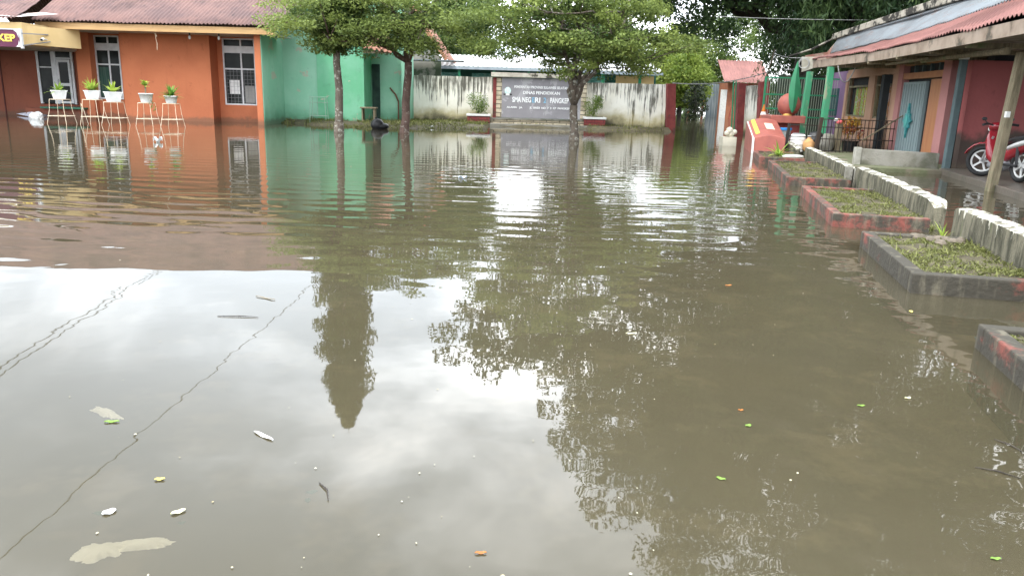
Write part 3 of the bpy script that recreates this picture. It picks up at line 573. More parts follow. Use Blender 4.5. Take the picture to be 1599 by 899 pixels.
# big line letter by letter so that the two blue characters are their own
line = 'SMA NEGERI 2 PANGKEP'; x = -.27; stp = 2.75 / len(line)
runs = [('SMA NEG', m_letter), ('E', m_letterblue), ('RI', m_letter), (' ', None), ('2', m_letterblue), (' PANGKEP', m_letter)]
pos = 0
for s_, mm in runs:
    if mm: 
        k = s_.strip(); i0 = pos + (len(s_) - len(s_.lstrip())); x0 = -.27 + i0 * stp; wd = len(k) * stp
        text('lettering', k, x0 + wd / 2, 37.572, 1.21, .33, mm, st, bold=.01, width=wd * .93)
    pos += len(s_)
text('lettering', 'ALAMA   JA', -.12, 37.572, .86, .11, m_letter, st, bold=.004, width=.75)
text('lettering', 'JL. ANDI  NO  7  8  KP  PANGKEP', 1.55, 37.572, .86, .13, m_letter, st, bold=.005, width=1.9)
for x, mm, nm in ((-.46, mat('pale_emblem', (.55, .75, .72), (.8, .85, .85), sc=12), 'white and green round emblem left of the lettering'), (2.72, mat('green_emblem', (.5, .68, .2), (.8, .8, .5), sc=12), 'yellow green emblem right of the lettering')):
    p = MB(); p.prism([(x + .15 * math.cos(a), 37.58, 1.62 + .17 * math.sin(a)) for a in [i * math.pi / 10 for i in range(20)]], (0, -.03, 0)); e = p.build('emblem', mm, st, label=nm)
    MB().box(x - .2, x - .1, 37.565, 37.575, 1.42, 1.48).build('emblem_ribbon', m_dark, e); MB().box(x + .1, x + .2, 37.565, 37.575, 1.42, 1.48).build('emblem_ribbon', m_dark, e)
    p = MB(); p.box(x - .09, x + .09, 37.54, 37.548, 1.40, 1.5); p.prism([(x - .05, 37.545, 1.55), (x + .05, 37.545, 1.55), (x, 37.545, 1.72)], (0, -.01, 0)); p.build('emblem_mark', mat('emblem_white', (.8, .8, .8)), e)
# planters beside the sign
for (x0, x1, y0, lab, sx) in ((-2.33, -1.27, 36.9, 'maroon planter with a leafy shrub left of the school sign', -1.85), (3.18, 4.16, 36.9, 'maroon planter with a leafy shrub right of the school sign', 3.6)):
    t = T('brick_planter', ((x0 + x1) / 2, y0, 0), lab, 'planter', 'maroon planters flanking the sign')
    MB().box(x0, x1, y0, y0 + .7, -.3, .43).build('box', m_block, t); MB().box(x0 - .04, x1 + .04, y0 - .04, y0 + .74, .43, .53).build('rim', m_white, t, bevel=.01)
    MB().box(x0 + .1, x1 - .1, y0 + .1, y0 + .6, .53, .545).build('soil', m_soil, t)
    s = T('shrub', (sx, y0 + .35, .54), 'pale green leafy shrub growing in the %s maroon planter' % ('left' if sx < 0 else 'right'), 'shrub', 'shrubs in the sign planters')
    mb = MB(); Cc = []
    for k in range(12):
        a = random.uniform(0, 6.28); e = Vector((sx + random.uniform(.1, .4) * math.cos(a), y0 + .35 + random.uniform(.05, .3) * math.sin(a), random.uniform(.8, 1.4))); limb(mb, (sx, y0 + .35, .54), e, .012, .004, n=3, sides=5); Cc.append(e)
    mb.build('stem', m_bark, s)
    P_, t_ = clumps(np.array(Cc + [(c + Vector((0, 0, -.25))) for c in Cc]), .14, .14, 50); leaves('foliage', P_, .09, .035, g_shrub, s, tint=t_)
# ============================================================ LONG BUILDING BEHIND THE WALL
lb = T('school_block', (1.5, 52, 0), 'long green school block with pale metal roof behind the white wall', 'building')
p = MB(); p.box(-6.2, 9.0, 52, 52.2, 0, 3.0); p.build('wall', mat('dark_green_wall', (.02, .09, .065), (.015, .06, .05), sc=.8), lb)
corrugated('roof', [(-6.2, 50.4, 3.12), (4.9, 50.4, 3.10)], [(-6.2, 55, 4.0), (4.9, 55, 4.0)], m_longroof, lb, .3, .03, 3)
corrugated('roof', [(4.9, 47.4, 2.98), (8.6, 47.4, 2.98)], [(4.9, 52, 3.7), (8.6, 52, 3.7)], m_longroof, lb, .3, .03, 3)
p = MB(); p.box(-6.2, 4.9, 50.25, 50.38, 2.92, 3.10); p.box(4.9, 8.6, 47.25, 47.38, 2.78, 2.96); p.build('gutter', mat('blue_grey_gutter', (.32, .38, .42)), lb)
for x in np.arange(-6, 8.8, 2.2): MB().box(x, x + .16, 50.4 if x < 4.5 else 47.5, 50.56 if x < 4.5 else 47.66, 0, 2.95 if x < 4.5 else 2.8).build('veranda_post', m_greenm, lb)
for x in (-5.4, -3.0, -.6, 1.9, 4.2):
    p = MB(); p.box(x, x + 1.5, 51.93, 51.99, 2.25, 2.75); wo = p.build('window', mat('teal_louvre', (.06, .25, .22), (.25, .45, .42), sc=6, st=(1, 1, 5)), lb)
p = MB(); p.box(6.0, 8.3, 48.6, 48.8, 0, 2.75); p.build('cream_wall', m_cream, lb)
# ============================================================ RIGHT GATE PILLARS, HUT, DISTANT THINGS
gw = T('gate_wall', (10.2, 34.5, 0), 'cream wall stub between two red pillars right of the gateway', 'wall')
p = MB(); p.hexa([(9.9, 35.3, -.3), (10.3, 35.3, -.3), (10.3, 35.7, -.3), (9.9, 35.7, -.3), (9.82, 35.3, 2.2), (10.2, 35.3, 2.2), (10.2, 35.7, 2.2), (9.82, 35.7, 2.2)]); p.build('pillar', m_maroon, gw, bevel=.02)
p = MB(); p.box(10.32, 10.46, 33.6, 35.4, -.3, 2.12); p.add([(10.2, 35.35, -.3), (10.5, 33.55, -.3), (10.42, 33.55, 2.1), (10.12, 35.35, 2.1)], [(0, 1, 2, 3)]); p.build('wall_panel', m_wwall, gw)
p = MB(); p.hexa([(10.25, 33.2, -.3), (10.66, 33.2, -.3), (10.66, 33.6, -.3), (10.25, 33.6, -.3), (10.12, 33.2, 2.25), (10.5, 33.2, 2.25), (10.5, 33.6, 2.25), (10.12, 33.6, 2.25)]); p.build('pillar', m_maroon, gw, bevel=.02)
p = MB(); p.tube([(9.55, 34.8, -.3), (9.42, 34.8, 2.3)], .035, 8); p.tube([(9.66, 34.8, -.3), (9.53, 34.8, 2.3)], .03, 8); tag(p.build('gate_pole', m_greenm), 'thin green metal gate pole standing before the red pillar', 'pole')
ht = T('roadside_hut', (19, 70, 0), 'small hut with pink metal roof beyond the gateway', 'hut')
corrugated('roof', [(18.0, 69.4, 3.05), (22.0, 69.4, 3.0)], [(18.0, 72.4, 5.0), (22.0, 72.4, 5.0)], m_pinkroof, ht, .3, .03, 4)
p = MB(); p.box(18.6, 22, 70.4, 74, 0, 3.0); p.build('wall', mat('orange_hut_wall', (.42, .17, .09), (.33, .13, .08)), ht)
p = MB(); p.box(18.0, 18.55, 70.3, 70.4, 0, 2.4); p.build('door', m_white, ht)
p = MB(); p.box(17.0, 18.0, 71, 71.2, 0, 2.9); p.build('side_wall', mat('slate_boards', (.10, .14, .16), (.3, .32, .33), sc=2, st=(5, 1, .3)), ht)
for x in (18.7, 19.2): MB().tube([(x, 69.5, 0), (x + .35, 69.5, 3.0)], .06).build('post', mat('red_post', (.30, .08, .055)), ht)
wf = T('wooden_fence', (17, 76, 0), 'low wooden rail fence far beyond the gateway', 'fence')
for x in (16.2, 17.5, 18.9): MB().box(x, x + .2, 75, 75.2, -.2, 1.4).build('fence_post', m_orangedoor, wf)
for z in (.45, 1.05): MB().box(16.2, 19.1, 74.92, 75, z, z + .16).build('rail', m_white, wf)
cp = T('creeper_post', (13.1, 58, 0), 'dark creeper covered post standing in the far water', 'plant')
MB().tube([(13.1, 58, -.3), (13.0, 58, 2.3)], .12).build('post', m_barkdark, cp)
P_, t_ = clumps(np.array([(13.1 + random.gauss(0, .3), 58 + random.gauss(0, .25), z) for z in np.linspace(.1, 2.6, 30)]), .26, .22, 70); leaves('foliage', P_, .16, .10, leafmat('creeper_leaves', (.008, .014, .006), (.03, .045, .015), .2), cp, tint=t_)
bs = T('bamboo_pole', (12.2, 38, 0), 'leaning brown pole above the red gate pillar', 'pole')
MB().tube([(11.9, 38.5, 2.0), (12.25, 38.5, 3.9)], .04, 6).build('shaft', m_oldwood, bs)
# ============================================================ TREES
def terminalia(name, base, fork, tiers, lean, m_leaf, m_tr, label, nl=150, r0=.15, seed=1, branches=None, lsz=(.11, .06)):
    random.seed(seed); t = T(name, base, label, 'tree', 'layered shade trees standing in the flood'); b = Vector(base); mb = MB()
    top = Vector((b.x + lean[0], b.y + lean[1], fork)); limb(mb, (b.x, b.y, -.3), top, r0, r0 * .8, .05, 6, 10); Cc = []; tb = []
    mb.tube([(b.x, b.y, -.3), (b.x, b.y, .25)], [r0 * 1.35, r0], 10)
    nb = branches or 5; nodes = []; zmid = (tiers[0][2] + tiers[-1][2]) / 2
    for k in range(nb):
        a = 2 * math.pi * k / nb + random.uniform(-.35, .35); rr_ = tiers[0][3] * random.uniform(.4, .85)
        e = Vector((tiers[0][0] + rr_ * math.cos(a), tiers[0][1] + rr_ * math.sin(a), tiers[0][2] + (zmid - tiers[0][2]) * random.uniform(.5, 1.3))); pts = limb(mb, top, e, r0 * .55, r0 * .22, .35, 7, 8); nodes += pts[3:]
        for j in range(3):
            ti = random.choice(tiers); a2 = a + random.uniform(-.7, .7); r2 = ti[3] * random.uniform(.5, .8)
            e2 = Vector((ti[0] + r2 * math.cos(a2), ti[1] + r2 * math.sin(a2), ti[2])); pts2 = limb(mb, pts[random.choice((4, 5, 6))], e2, r0 * .2, .02, .35, 6, 6); nodes += pts2[2:]
    for (cx, cy, z, R, n) in tiers:
        for k in range(n):
            a = random.uniform(0, 6.283); r = R * math.sqrt(random.uniform(.02, 1)); zz_ = z + random.gauss(0, .15) + .16 * (1 - r / R) - .05 * r
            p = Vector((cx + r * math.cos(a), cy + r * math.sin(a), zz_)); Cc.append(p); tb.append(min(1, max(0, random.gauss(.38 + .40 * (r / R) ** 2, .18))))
            if k % 3 == 0:
                h = min(nodes, key=lambda h: (h - p).length + (2 if h.z > p.z + .1 else 0))
                if (h - p).length < 2.0: limb(mb, h, p, .022, .006, .25, 3, 5)
    mb.build('trunk', m_tr, t, smooth=True); Cc = np.array(Cc)
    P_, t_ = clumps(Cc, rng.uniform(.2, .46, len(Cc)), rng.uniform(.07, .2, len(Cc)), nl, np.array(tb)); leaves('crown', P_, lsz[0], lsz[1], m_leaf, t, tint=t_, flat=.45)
    return t
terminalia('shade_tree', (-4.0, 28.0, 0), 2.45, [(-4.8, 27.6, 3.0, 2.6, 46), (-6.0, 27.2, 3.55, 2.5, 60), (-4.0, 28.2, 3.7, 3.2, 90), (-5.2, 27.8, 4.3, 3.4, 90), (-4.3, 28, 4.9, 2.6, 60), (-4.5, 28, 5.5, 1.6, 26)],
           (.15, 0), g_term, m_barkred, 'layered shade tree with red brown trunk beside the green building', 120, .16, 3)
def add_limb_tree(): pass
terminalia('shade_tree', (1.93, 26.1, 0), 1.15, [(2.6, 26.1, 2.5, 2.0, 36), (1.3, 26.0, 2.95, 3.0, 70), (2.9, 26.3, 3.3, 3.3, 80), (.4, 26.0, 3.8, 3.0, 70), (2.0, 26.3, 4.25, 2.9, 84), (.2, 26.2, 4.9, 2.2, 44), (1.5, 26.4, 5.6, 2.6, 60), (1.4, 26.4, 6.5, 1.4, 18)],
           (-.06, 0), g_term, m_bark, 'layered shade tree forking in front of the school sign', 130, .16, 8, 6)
# thin branch sweeping left from the first shade tree
# columnar mast tree
random.seed(5)
mt = T('mast_tree', (-6.17, 27.2, 0), 'tall narrow columnar tree with straight thin trunk before the green wall', 'tree')
mb = MB(); limb(mb, (-6.17, 27.2, -.3), (-6.09, 27.2, 10.2), .15, .03, .02, 12, 10); mb.tube([(-6.17, 27.2, -.3), (-6.16, 27.2, .35)], [.21, .15], 10); mb.build('trunk', m_bark, mt, smooth=True)
Cc = []
for z in np.linspace(2.9, 11.0, 155):
    R = .85 * min(1, (z - 2.4) / 1.2) if z < 8.8 else (.75 if z < 9.6 else .75 * max(.05, (11.0 - z) / 1.5))
    if 8.2 < z < 8.9: R *= .8
    R *= .82 + .5 * random.random()
    for k in range(4): a = random.uniform(0, 6.28); r = R * random.uniform(.3, 1); Cc.append((-6.12 + r * math.cos(a), 27.2 + r * math.sin(a), z - r * .25))
P_, t_ = clumps(np.array(Cc), .15, .17, 60); leaves('crown', P_, .20, .045, g_poly, mt, droop=1.1, tint=t_)
def big_tree(name, base, trunk_r, ells, label, m_leaf, m_tr, n_cl, nl, ll, lw, droop=0, seed=1, sx=.6, sz=.4, group=None, fork=3.5, hollow=.55):
    """ells: (cx,cy,cz,rx,ry,rz,weight); clumps fill the outer part of each ellipsoid"""
    random.seed(seed); rr = np.random.default_rng(seed); t = T(name, base, label, 'tree', group); mb = MB(); b = Vector(base)
    W = np.array([e[6] for e in ells], float); W /= W.sum(); Cc = []
    for e, w_ in zip(ells, W):
        n = int(n_cl * w_); d = rr.normal(size=(n, 3)); d /= np.linalg.norm(d, axis=1)[:, None]; r = rr.uniform(hollow ** 3, 1, n) ** (1 / 3)
        lump = np.array([1 + .22 * noise.noise(Vector(q * 2.2) + Vector((seed, 0, 0))) for q in d])
        Cc.append(np.array(e[:3]) + d * (r * lump)[:, None] * np.array(e[3:6]))
    Cc = np.concatenate(Cc); Cc = Cc[Cc[:, 2] > 1.2]
    top = b + Vector((0, 0, fork)); limb(mb, b - Vector((0, 0, .3)), top, trunk_r, trunk_r * .8, .08, 5, 10)
    for e in ells:
        c = Vector(e[:3]); pts = limb(mb, top, c, trunk_r * .45, trunk_r * .2, .3, 6, 8)
        for k in range(7):
            d = Vector(rr.normal(size=3)).normalized(); q = c + Vector((d.x * e[3], d.y * e[4], abs(d.z) * e[5] if k % 2 else d.z * e[5])) * .85
            if q.z > 1.5: limb(mb, c, q, trunk_r * .18, .02, .3, 5, 5)
    mb.build('trunk', m_tr, t, smooth=True)
    P_, t_ = clumps(Cc, rr.uniform(sx * .6, sx * 1.3, len(Cc)), sz, nl); leaves('crown', P_, ll, lw, m_leaf, t, droop=droop, tint=t_); return t
# huge rain tree spreading over the gateway, the dark tree with hanging leaves, and one behind the houses
big_tree('rain_tree', (13.5, 38, 0), .45, [(6.8, 35, 10.8, 5.8, 5.5, 5.2, 3), (8.5, 34, 13.8, 6.0, 6, 4.4, 2.4), (12.6, 33, 15.3, 7, 6.5, 6.8, 4.5), (.2, 34.5, 9.6, 3.6, 3, 1.5, .55), (12.5, 35, 8.5, 5, 5, 4, 1.5), (8.5, 37, 6.1, 5.0, 4.0, 1.8, .8)], 'huge spreading rain tree with dark limbs over the gateway', g_rain, m_barkdark, 1250, 150, .21, .11, seed=4, hollow=.3, sx=.65, sz=.35, fork=4.2)
big_tree('weeping_tree', (13.6, 33, 0), .4, [(13.8, 31.5, 6.6, 3.4, 3.2, 4.2, 3), (14.5, 31.0, 11.5, 4.5, 4, 4.5, 2), (17, 30, 8, 4, 4, 5, 2), (15.0, 40, 4.1, 2.2, 2.5, 3.2, 1.5), (13.2, 36, 7.6, 2.6, 2.6, 3.0, 1.2)], 'dark dense tree with hanging leaf sprays behind the pink roofed house', g_mango, m_barkdark, 760, 150, .30, .06, droop=1.5, seed=9, sx=.5, sz=.7, fork=4)
big_tree('leafy_tree', (19, 24, 0), .4, [(19, 24, 13, 6.5, 6.5, 6.5, 3), (14, 23, 13.5, 4.0, 4.5, 4.2, 1.5), (22, 19, 11, 6, 5, 6, 2)], 'broad tall tree rising behind the house, seen above the roof', g_rain, m_barkdark, 600, 140, .24, .12, seed=12, sx=.7, sz=.5, fork=5)
far = [((-5.6, 60, 0), (-5.6, 60, 6.4, 3.8, 3, 5.8), g_far, 'rounded mid green tree behind the grey gable'), ((-4.9, 66, 0), (-4.9, 66, 5.8, 3.4, 3, 5.2), g_far, 'dark green tree behind the pale metal roof, left'),
       ((5.2, 66, 0), (5.2, 66, 4.8, 3.0, 3, 4.3), g_rain, 'dark green tree behind the pale metal roof, middle'), ((7.0, 62, 0), (7.0, 62, 4.2, 2.8, 3, 3.4), g_far, 'bushy tree behind the right end of the pale roof'),
       ((-10.5, 58, 0), (-10.5, 58, 5.0, 3.6, 3, 4.4), g_rain, 'dark tree behind the green building'),
       ((14.0, 68, 0), (14.0, 68, 2.9, 2.2, 2.5, 2.1), g_fary, 'yellow green tree beyond the gateway'), ((14.8, 76, 0), (15.0, 76, 4.2, 2.8, 3, 3.8), g_fary, 'bright leafy tree beyond the gateway, left of the hut'),
       ((12.5, 80, 0), (12.5, 80, 2.9, 3.4, 3, 2.6), g_fary, 'low pale tree at the far end of the flooded lane'), ((21, 76, 0), (21, 76, 6, 4.6, 4, 5.6), g_far, 'tall green tree behind the roadside hut'),
       ((26, 62, 0), (26, 62, 6, 5, 4, 5.6), g_far, 'far green tree behind the weeping tree'), ((20, 110, 0), (21, 110, 4.5, 7, 4, 4.8), g_far, 'wide tree closing off the end of the lane'), ((12, 98, 0), (12.5, 98, 2.4, 5.5, 3, 2.3), g_far, 'low bushy tree at the left end of the flooded lane'), ((19, 88, 0), (19, 88, 3.0, 3.5, 3, 2.9), g_fary, 'bright low tree above the wooden rail fence')]
for i, (b_, e_, m_, l_) in enumerate(far):
    big_tree('background_tree', b_, .2, [(*e_, 1)], l_, m_, m_barkdark, 210, 110, .24, .14, seed=20 + i, sx=.6, sz=.42, group='trees beyond the walls', fork=1.6, hollow=.3)
random.seed(44)
Cq = [(random.uniform(5, 40), random.uniform(96, 104), random.uniform(.2, 3.4)) for _ in range(260)] + [(random.uniform(-22, 6), random.uniform(70, 78), random.uniform(.2, 4.5)) for _ in range(200)]
P_, t_ = clumps(np.array(Cq), .9, .6, 90); o_ = leaves('far_undergrowth', P_, .42, .28, g_far, None, tint=t_); tag(o_, kind='stuff')
# ============================================================ PLANT STANDS
def wirestand(x, y, zt, w_, label, kind, lean=0):
    t = T('plant_stand', (x, y, 0), label, 'plant stand', 'wire plant stands before the orange building'); mb = MB()
    zr = .28
    for sx, sy in ((-1, -1), (1, -1), (1, 1), (-1, 1)):
        mb.tube([(x + sx * w_ * .38, y + sy * w_ * .38, zt), (x + sx * w_ * .42 + lean * .3, y + sy * w_ * .42, zt * .55), (x + sx * w_ * .62 + lean, y + sy * w_ * .62, -.28)], .0085, 6)
    for z, k in ((zt, .38), (zt * .32, .50)):
        q = [(x + a * w_ * k, y + b * w_ * k, z) for a, b in ((-1, -1), (1, -1), (1, 1), (-1, 1), (-1, -1))]
        for a, b in zip(q[:-1], q[1:]): mb.tube([a, b], .010, 6)
    mb.tube([(x - w_ * .38, y, zt), (x + w_ * .38, y, zt)], .01, 6); mb.build('frame', m_wire, t)
    pt = T('potted_plant', (x, y, zt + .01), kind[0], 'potted plant', 'white potted plants on the stands'); h = kind[1]; r = kind[2]; n = kind[3]
    MB().lathe((x, y, zt + .012), [(r * .72, 0), (r * .76, .02), (r, h - .03), (r * 1.07, h - .03), (r * 1.07, h), (r * .9, h), (r * .88, h - .05)], n).build('pot', m_pot, pt, smooth=(n > 10))
    MB().lathe((x, y, zt + h - .05), [(r * .85, 0), (r * .85, .012)], n).build('soil', m_soil, pt)
    kind[4](x, y, zt + h - .04, pt)
def arching(n, L_, wd, up, m=g_pot, stem=0., tb=.5):
    def fn(x, y, z, par):
        V, F, tt = [], [], []; wv_ = wd * 1.25
        for k in range(int(n * 1.5)):
            a = random.uniform(0, 6.28); e = random.uniform(up, 1.45); l = L_ * 1.12 * random.uniform(.6, 1.15); b0 = z + stem * random.uniform(.7, 1)
            d = Vector((math.cos(a), math.sin(a), 0)); s = Vector((-math.sin(a), math.cos(a), 0)); base = len(V); tv = min(1, max(0, random.gauss(tb, .2)))
            for i in range(5):
                q = i / 4; p = Vector((x, y, b0)) + d * (l * q * math.cos(e) + .05 * q * q) + Vector((0, 0, l * (q * math.sin(e) - .45 * q * q * math.cos(e)))); w_ = wv_ * math.sin(math.pi * min(.97, .15 + q * .85))
                V += [p - s * w_ / 2, p + s * w_ / 2]; tt += [tv, tv]
            for i in range(4): F.append((base + 2 * i, base + 2 * i + 1, base + 2 * i + 3, base + 2 * i + 2))
        if stem:
            mb = MB()
            for k in range(3): mb.tube([(x + random.uniform(-.05, .05), y, z), (x + random.uniform(-.05, .05), y, z + stem)], .012, 6)
            mb.build('stem', m_oldwood, par)
        npmesh('foliage', [tuple(v) for v in V], F, m, par, tt)
    return fn
random.seed(2)
wirestand(-16.25, 28.0, .84, .62, 'wire plant stand nearest the entrance door', ('sparse plant with drooping leaves in wide white pot', .30, .29, 4, arching(12, .42, .07, .2, tb=.45)))
wirestand(-15.08, 28.0, .86, .62, 'wire plant stand before the orange pilaster, second from the door', ('bushy yellow green plant in square white pot', .31, .29, 4, arching(46, .46, .05, .6, tb=.7)))
wirestand(-14.28, 27.9, .80, .62, 'wire plant stand in front of the left window', ('small upright yellow plant in square white pot', .34, .33, 4, arching(20, .40, .07, .7, tb=.85)))
wirestand(-13.12, 27.9, .80, .56, 'wire plant stand before the orange wall under the hanging cord', ('tall stemmed plant in round white pot with trailing vine', .32, .23, 18, arching(20, .22, .07, .3, stem=.40, tb=.75)))
wirestand(-12.24, 27.9, .80, .56, 'rightmost wire plant stand before the orange wall', ('low spreading dark green plant in patterned white pot', .26, .22, 18, arching(40, .46, .06, .25, tb=.15)))
vt = MB(); vt.tube([(-12.92, 27.75, 1.0), (-12.82, 27.65, .85), (-12.77, 27.65, .6)], .006, 5); vv = vt.build('trailing_vine', m_oldwood); tag(vv, 'trailing vine hanging down from the round white pot', 'vine')
P_, t_ = clumps(np.array([(-12.82, 27.65, .8), (-12.77, 27.65, .65)]), .06, .08, 16); leaves('foliage', P_, .07, .04, g_shrub, vv, tint=t_)
# extra frame leaning behind the first stand
p = MB(); p.tube([(-15.75, 28.5, .62), (-15.6, 28.6, -.2)], .009, 6); p.tube([(-15.9, 28.7, .7), (-15.95, 28.8, -.2)], .009, 6); p.tube([(-15.75, 28.5, .62), (-15.9, 28.7, .7)], .009, 6); tag(p.build('wire_frame', m_wire), 'bare leaning wire frame behind the first plant stand', 'frame')
# rack, bench, bag, stick by the green wall
p = MB(); X0, X1, Y0, Y1 = -8.75, -8.05, 33.2, 33.6
for x, y in ((X0, Y0), (X1, Y0), (X1, Y1), (X0, Y1)): p.tube([(x + (.05 if x == X0 else -.05), y, 1.12), (x, y, .0)], .014, 6)
for z in (1.12, .9, .35):
    for a, b in (((X0, Y0), (X1, Y0)), ((X1, Y0), (X1, Y1)), ((X1, Y1), (X0, Y1)), ((X0, Y1), (X0, Y0))): p.tube([(a[0], a[1], z), (b[0], b[1], z)], .012, 6)
p.tube([(-8.4, Y0, 1.12), (-8.4, Y0, .35)], .012, 6); tag(p.build('metal_rack', mat('green_grey_metal', (.3, .42, .33), rough=.5)), 'empty square metal rack against the green wall', 'rack')
bn = T('wooden_bench', (-6.35, 33.7, .1), 'small dark wooden bench in the green recess', 'bench')
MB().box(-6.68, -6.0, 33.5, 34.0, .70, .76).build('seat', m_oldwood, bn, bevel=.008)
for a in (-6.62, -6.12):
    MB().box(a, a + .06, 33.54, 33.96, .0, .70).build('leg', m_oldwood, bn)
p = MB(); p.ball((-5.45, 30.7, .16), (.26, .2, .24)); p.ball((-5.3, 30.75, .1), (.3, .22, .14)); p.lathe((-5.5, 30.7, .33), [(.05, 0), (.03, .06), (.07, .12)], 8)
tag(p.build('rubbish_bag', m_blackpl, smooth=True), 'black plastic rubbish bag on the grassy edge', 'bag')
p = MB(); p.tube([(-6.55, 29.2, -.3), (-6.6, 29.2, .3), (-6.68, 29.2, .62)], [.06, .055, .04], 8); tag(p.build('dead_stump', m_barkdark, smooth=True), 'thin dead stump leaning beside the columnar tree', 'stump')
# litter on the bank
random.seed(33)
for px, py, s_, lab in ((693, 192, .10, 'white foam cup on the grass left of the left planter'), (675, 199, .08, 'crumpled white wrapper at the water edge below the stained wall'), (666, 190, .06, 'tiny white scrap in the grass')):
    q = gp(px, py, .03); p = MB(); p.ball((q.x, q.y, .05), (s_, s_, s_ * .7), 8, 5); tag(p.build('litter_scrap', m_white), lab, 'litter', 'white litter on the bank')
# ============================================================ RED MONUMENT
rm = T('red_monument_base', (7.4, 23.5, 0), 'sloping red painted block with yellow stripe standing in the water', 'monument')
A = [Vector((6.72, 22.3, -.3)), Vector((7.50, 21.8, -.3)), Vector((8.08, 24.5, -.3)), Vector((7.35, 25.2, -.3))]
zt = [.40, .46, .88, .80]
def on_top(u_, v_, d=.006):   # u across, v back
    a = A[0].lerp(A[1], u_); b = A[3].lerp(A[2], u_); p_ = a.lerp(b, v_); za = zt[0] + (zt[1] - zt[0]) * u_; zb = zt[3] + (zt[2] - zt[3]) * u_
    return Vector((p_.x, p_.y, za + (zb - za) * v_ + .10 * math.sin(math.pi * u_) + d))
us = [i / 10 for i in range(11)]; V = []; F = []
for v_ in (0, 1):
    for u_ in us: a = on_top(u_, v_, 0); V += [(a.x, a.y, -.3), tuple(a)]
n = 22
for i in range(10):
    a = 2 * i; F += [(a, a + 2, a + 3, a + 1), (n + a + 2, n + a, n + a + 1, n + a + 3), (a + 1, a + 3, n + a + 3, n + a + 1)]
F += [(0, 1, n + 1, n), (20, n + 20, n + 21, 21)]
MB().add(V, F).build('block', m_redmon, rm, bevel=.02)
def patch(u0, u1, v0, v1, m, nm):
    V = []; 
    for v_ in (v0, v1):
        for i in range(5): V.append(tuple(on_top(u0 + (u1 - u0) * i / 4, v_, .008)))
    MB().add(V, [(i, i + 1, i + 6, i + 5) for i in range(4)]).build(nm, m, rm)
patch(.14, .26, .15, .98, m_yellow, 'yellow_stripe'); patch(.02, .05, .0, .98, m_white, 'white_edge_stripe'); patch(.50, .76, .32, .66, mat('pale_plaque', (.68, .55, .42)), 'plaque')
p = MB(); p.bar((6.75, 22.27, -.3), (6.74, 22.27, .44), .05); p.build('white_corner_stripe', m_white, rm)
for nm, x, y, lab in (('litter_scrap', 7.05, 25.9, 'pile of white stones beside the red block'),):
    p = MB()
    for k in range(7): p.ball((x + random.uniform(-.25, .2), y + random.uniform(-.1, .2), .3 + random.uniform(0, .2)), random.uniform(.08, .14), 8, 5)
    p.box(6.8, 7.25, 25.75, 26.2, -.3, .28); tag(p.build('stone_pile', mat('pale_stone', (.55, .52, .42))), lab, 'stones')
sc = T('garden_sculpture', (8.6, 25, .8), 'green leaf shaped spire over a red ball on a red plinth', 'sculpture')
MB().box(7.96, 9.05, 24.7, 25.8, .80, 1.03).build('plinth', m_redmon, sc, bevel=.02); MB().box(8.1, 8.95, 24.85, 25.7, -.3, .80).build('plinth_base', m_maroon, sc)
MB().lathe((8.55, 24.95, 1.03), [(.16, 0), (.13, .05), (.09, .2), (.1, .35), (.14, .42)], 14).build('stem', m_gold, sc, smooth=True)
MB().ball((8.6, 25.05, 1.36), (.35, .35, .36), 24, 16).build('ball', m_redmon, sc, smooth=True)
def blade(x, y, z0, z1, wmax, dx, name):
    V = []; K = 16
    for i in range(K + 1):
        q = i / K; w_ = wmax * (.25 + .75 * math.sin(math.pi * min(1, q * 1.15 + .02)) if q < .85 else .25 + .75 * math.sin(math.pi * .9975)) * (1 if q < .55 else (1 - (q - .55) / .45) ** .8 + .02)
        w_ = wmax * max(.04, math.sin(math.pi * q ** .75) ** .8); xx = x + dx * math.sin(q * math.pi); th = w_ * .45
        V += [(xx - w_, y, z0 + (z1 - z0) * q), (xx, y - th, z0 + (z1 - z0) * q), (xx + w_, y, z0 + (z1 - z0) * q), (xx, y + th, z0 + (z1 - z0) * q)]
    F = [(4 * i + j, 4 * i + (j + 1) % 4, 4 * i + 4 + (j + 1) % 4, 4 * i + 4 + j) for i in range(K) for j in range(4)] + [(3, 2, 1, 0), (4 * K, 4 * K + 1, 4 * K + 2, 4 * K + 3)]
    MB().add(V, F).build(name, m_sculpt, sc)
blade(8.58, 24.62, 1.12, 2.68, .15, -.03, 'tall_blade'); blade(8.86, 25.3, 1.25, 2.3, .14, .03, 'short_blade')
cn = T('traffic_cone', (9.45, 31, .9), 'orange and white traffic cone beside the red gate pillar', 'cone')
MB().box(9.1, 9.5, 29.6, 30, .0, .72).build('block', m_dark, cn); MB().lathe((9.3, 29.8, .72), [(.2, 0), (.2, .03), (.15, .04), (.02, .62)], 14).build('cone', mat('cone_orange', (.50, .16, .03)), cn); MB().lathe((9.3, 29.8, .95), [(.112, 0), (.086, .12)], 14).build('band', m_white, cn)
# ============================================================ GREEN MESH FENCE
gf = T('green_fence', (10, 29, 0), 'tall green fence of thin vertical bars beside the sculpture', 'fence')
p = MB()
for x0, x1 in ((9.33, 12.6),):
    for x in (x0, x1): p.box(x - .035, x + .035, 29.97, 30.03, .2, 2.36)
    for z in (2.33, 1.72, 1.2, .9): p.box(x0, x1, 29.98, 30.02, z - .025, z + .025)
    
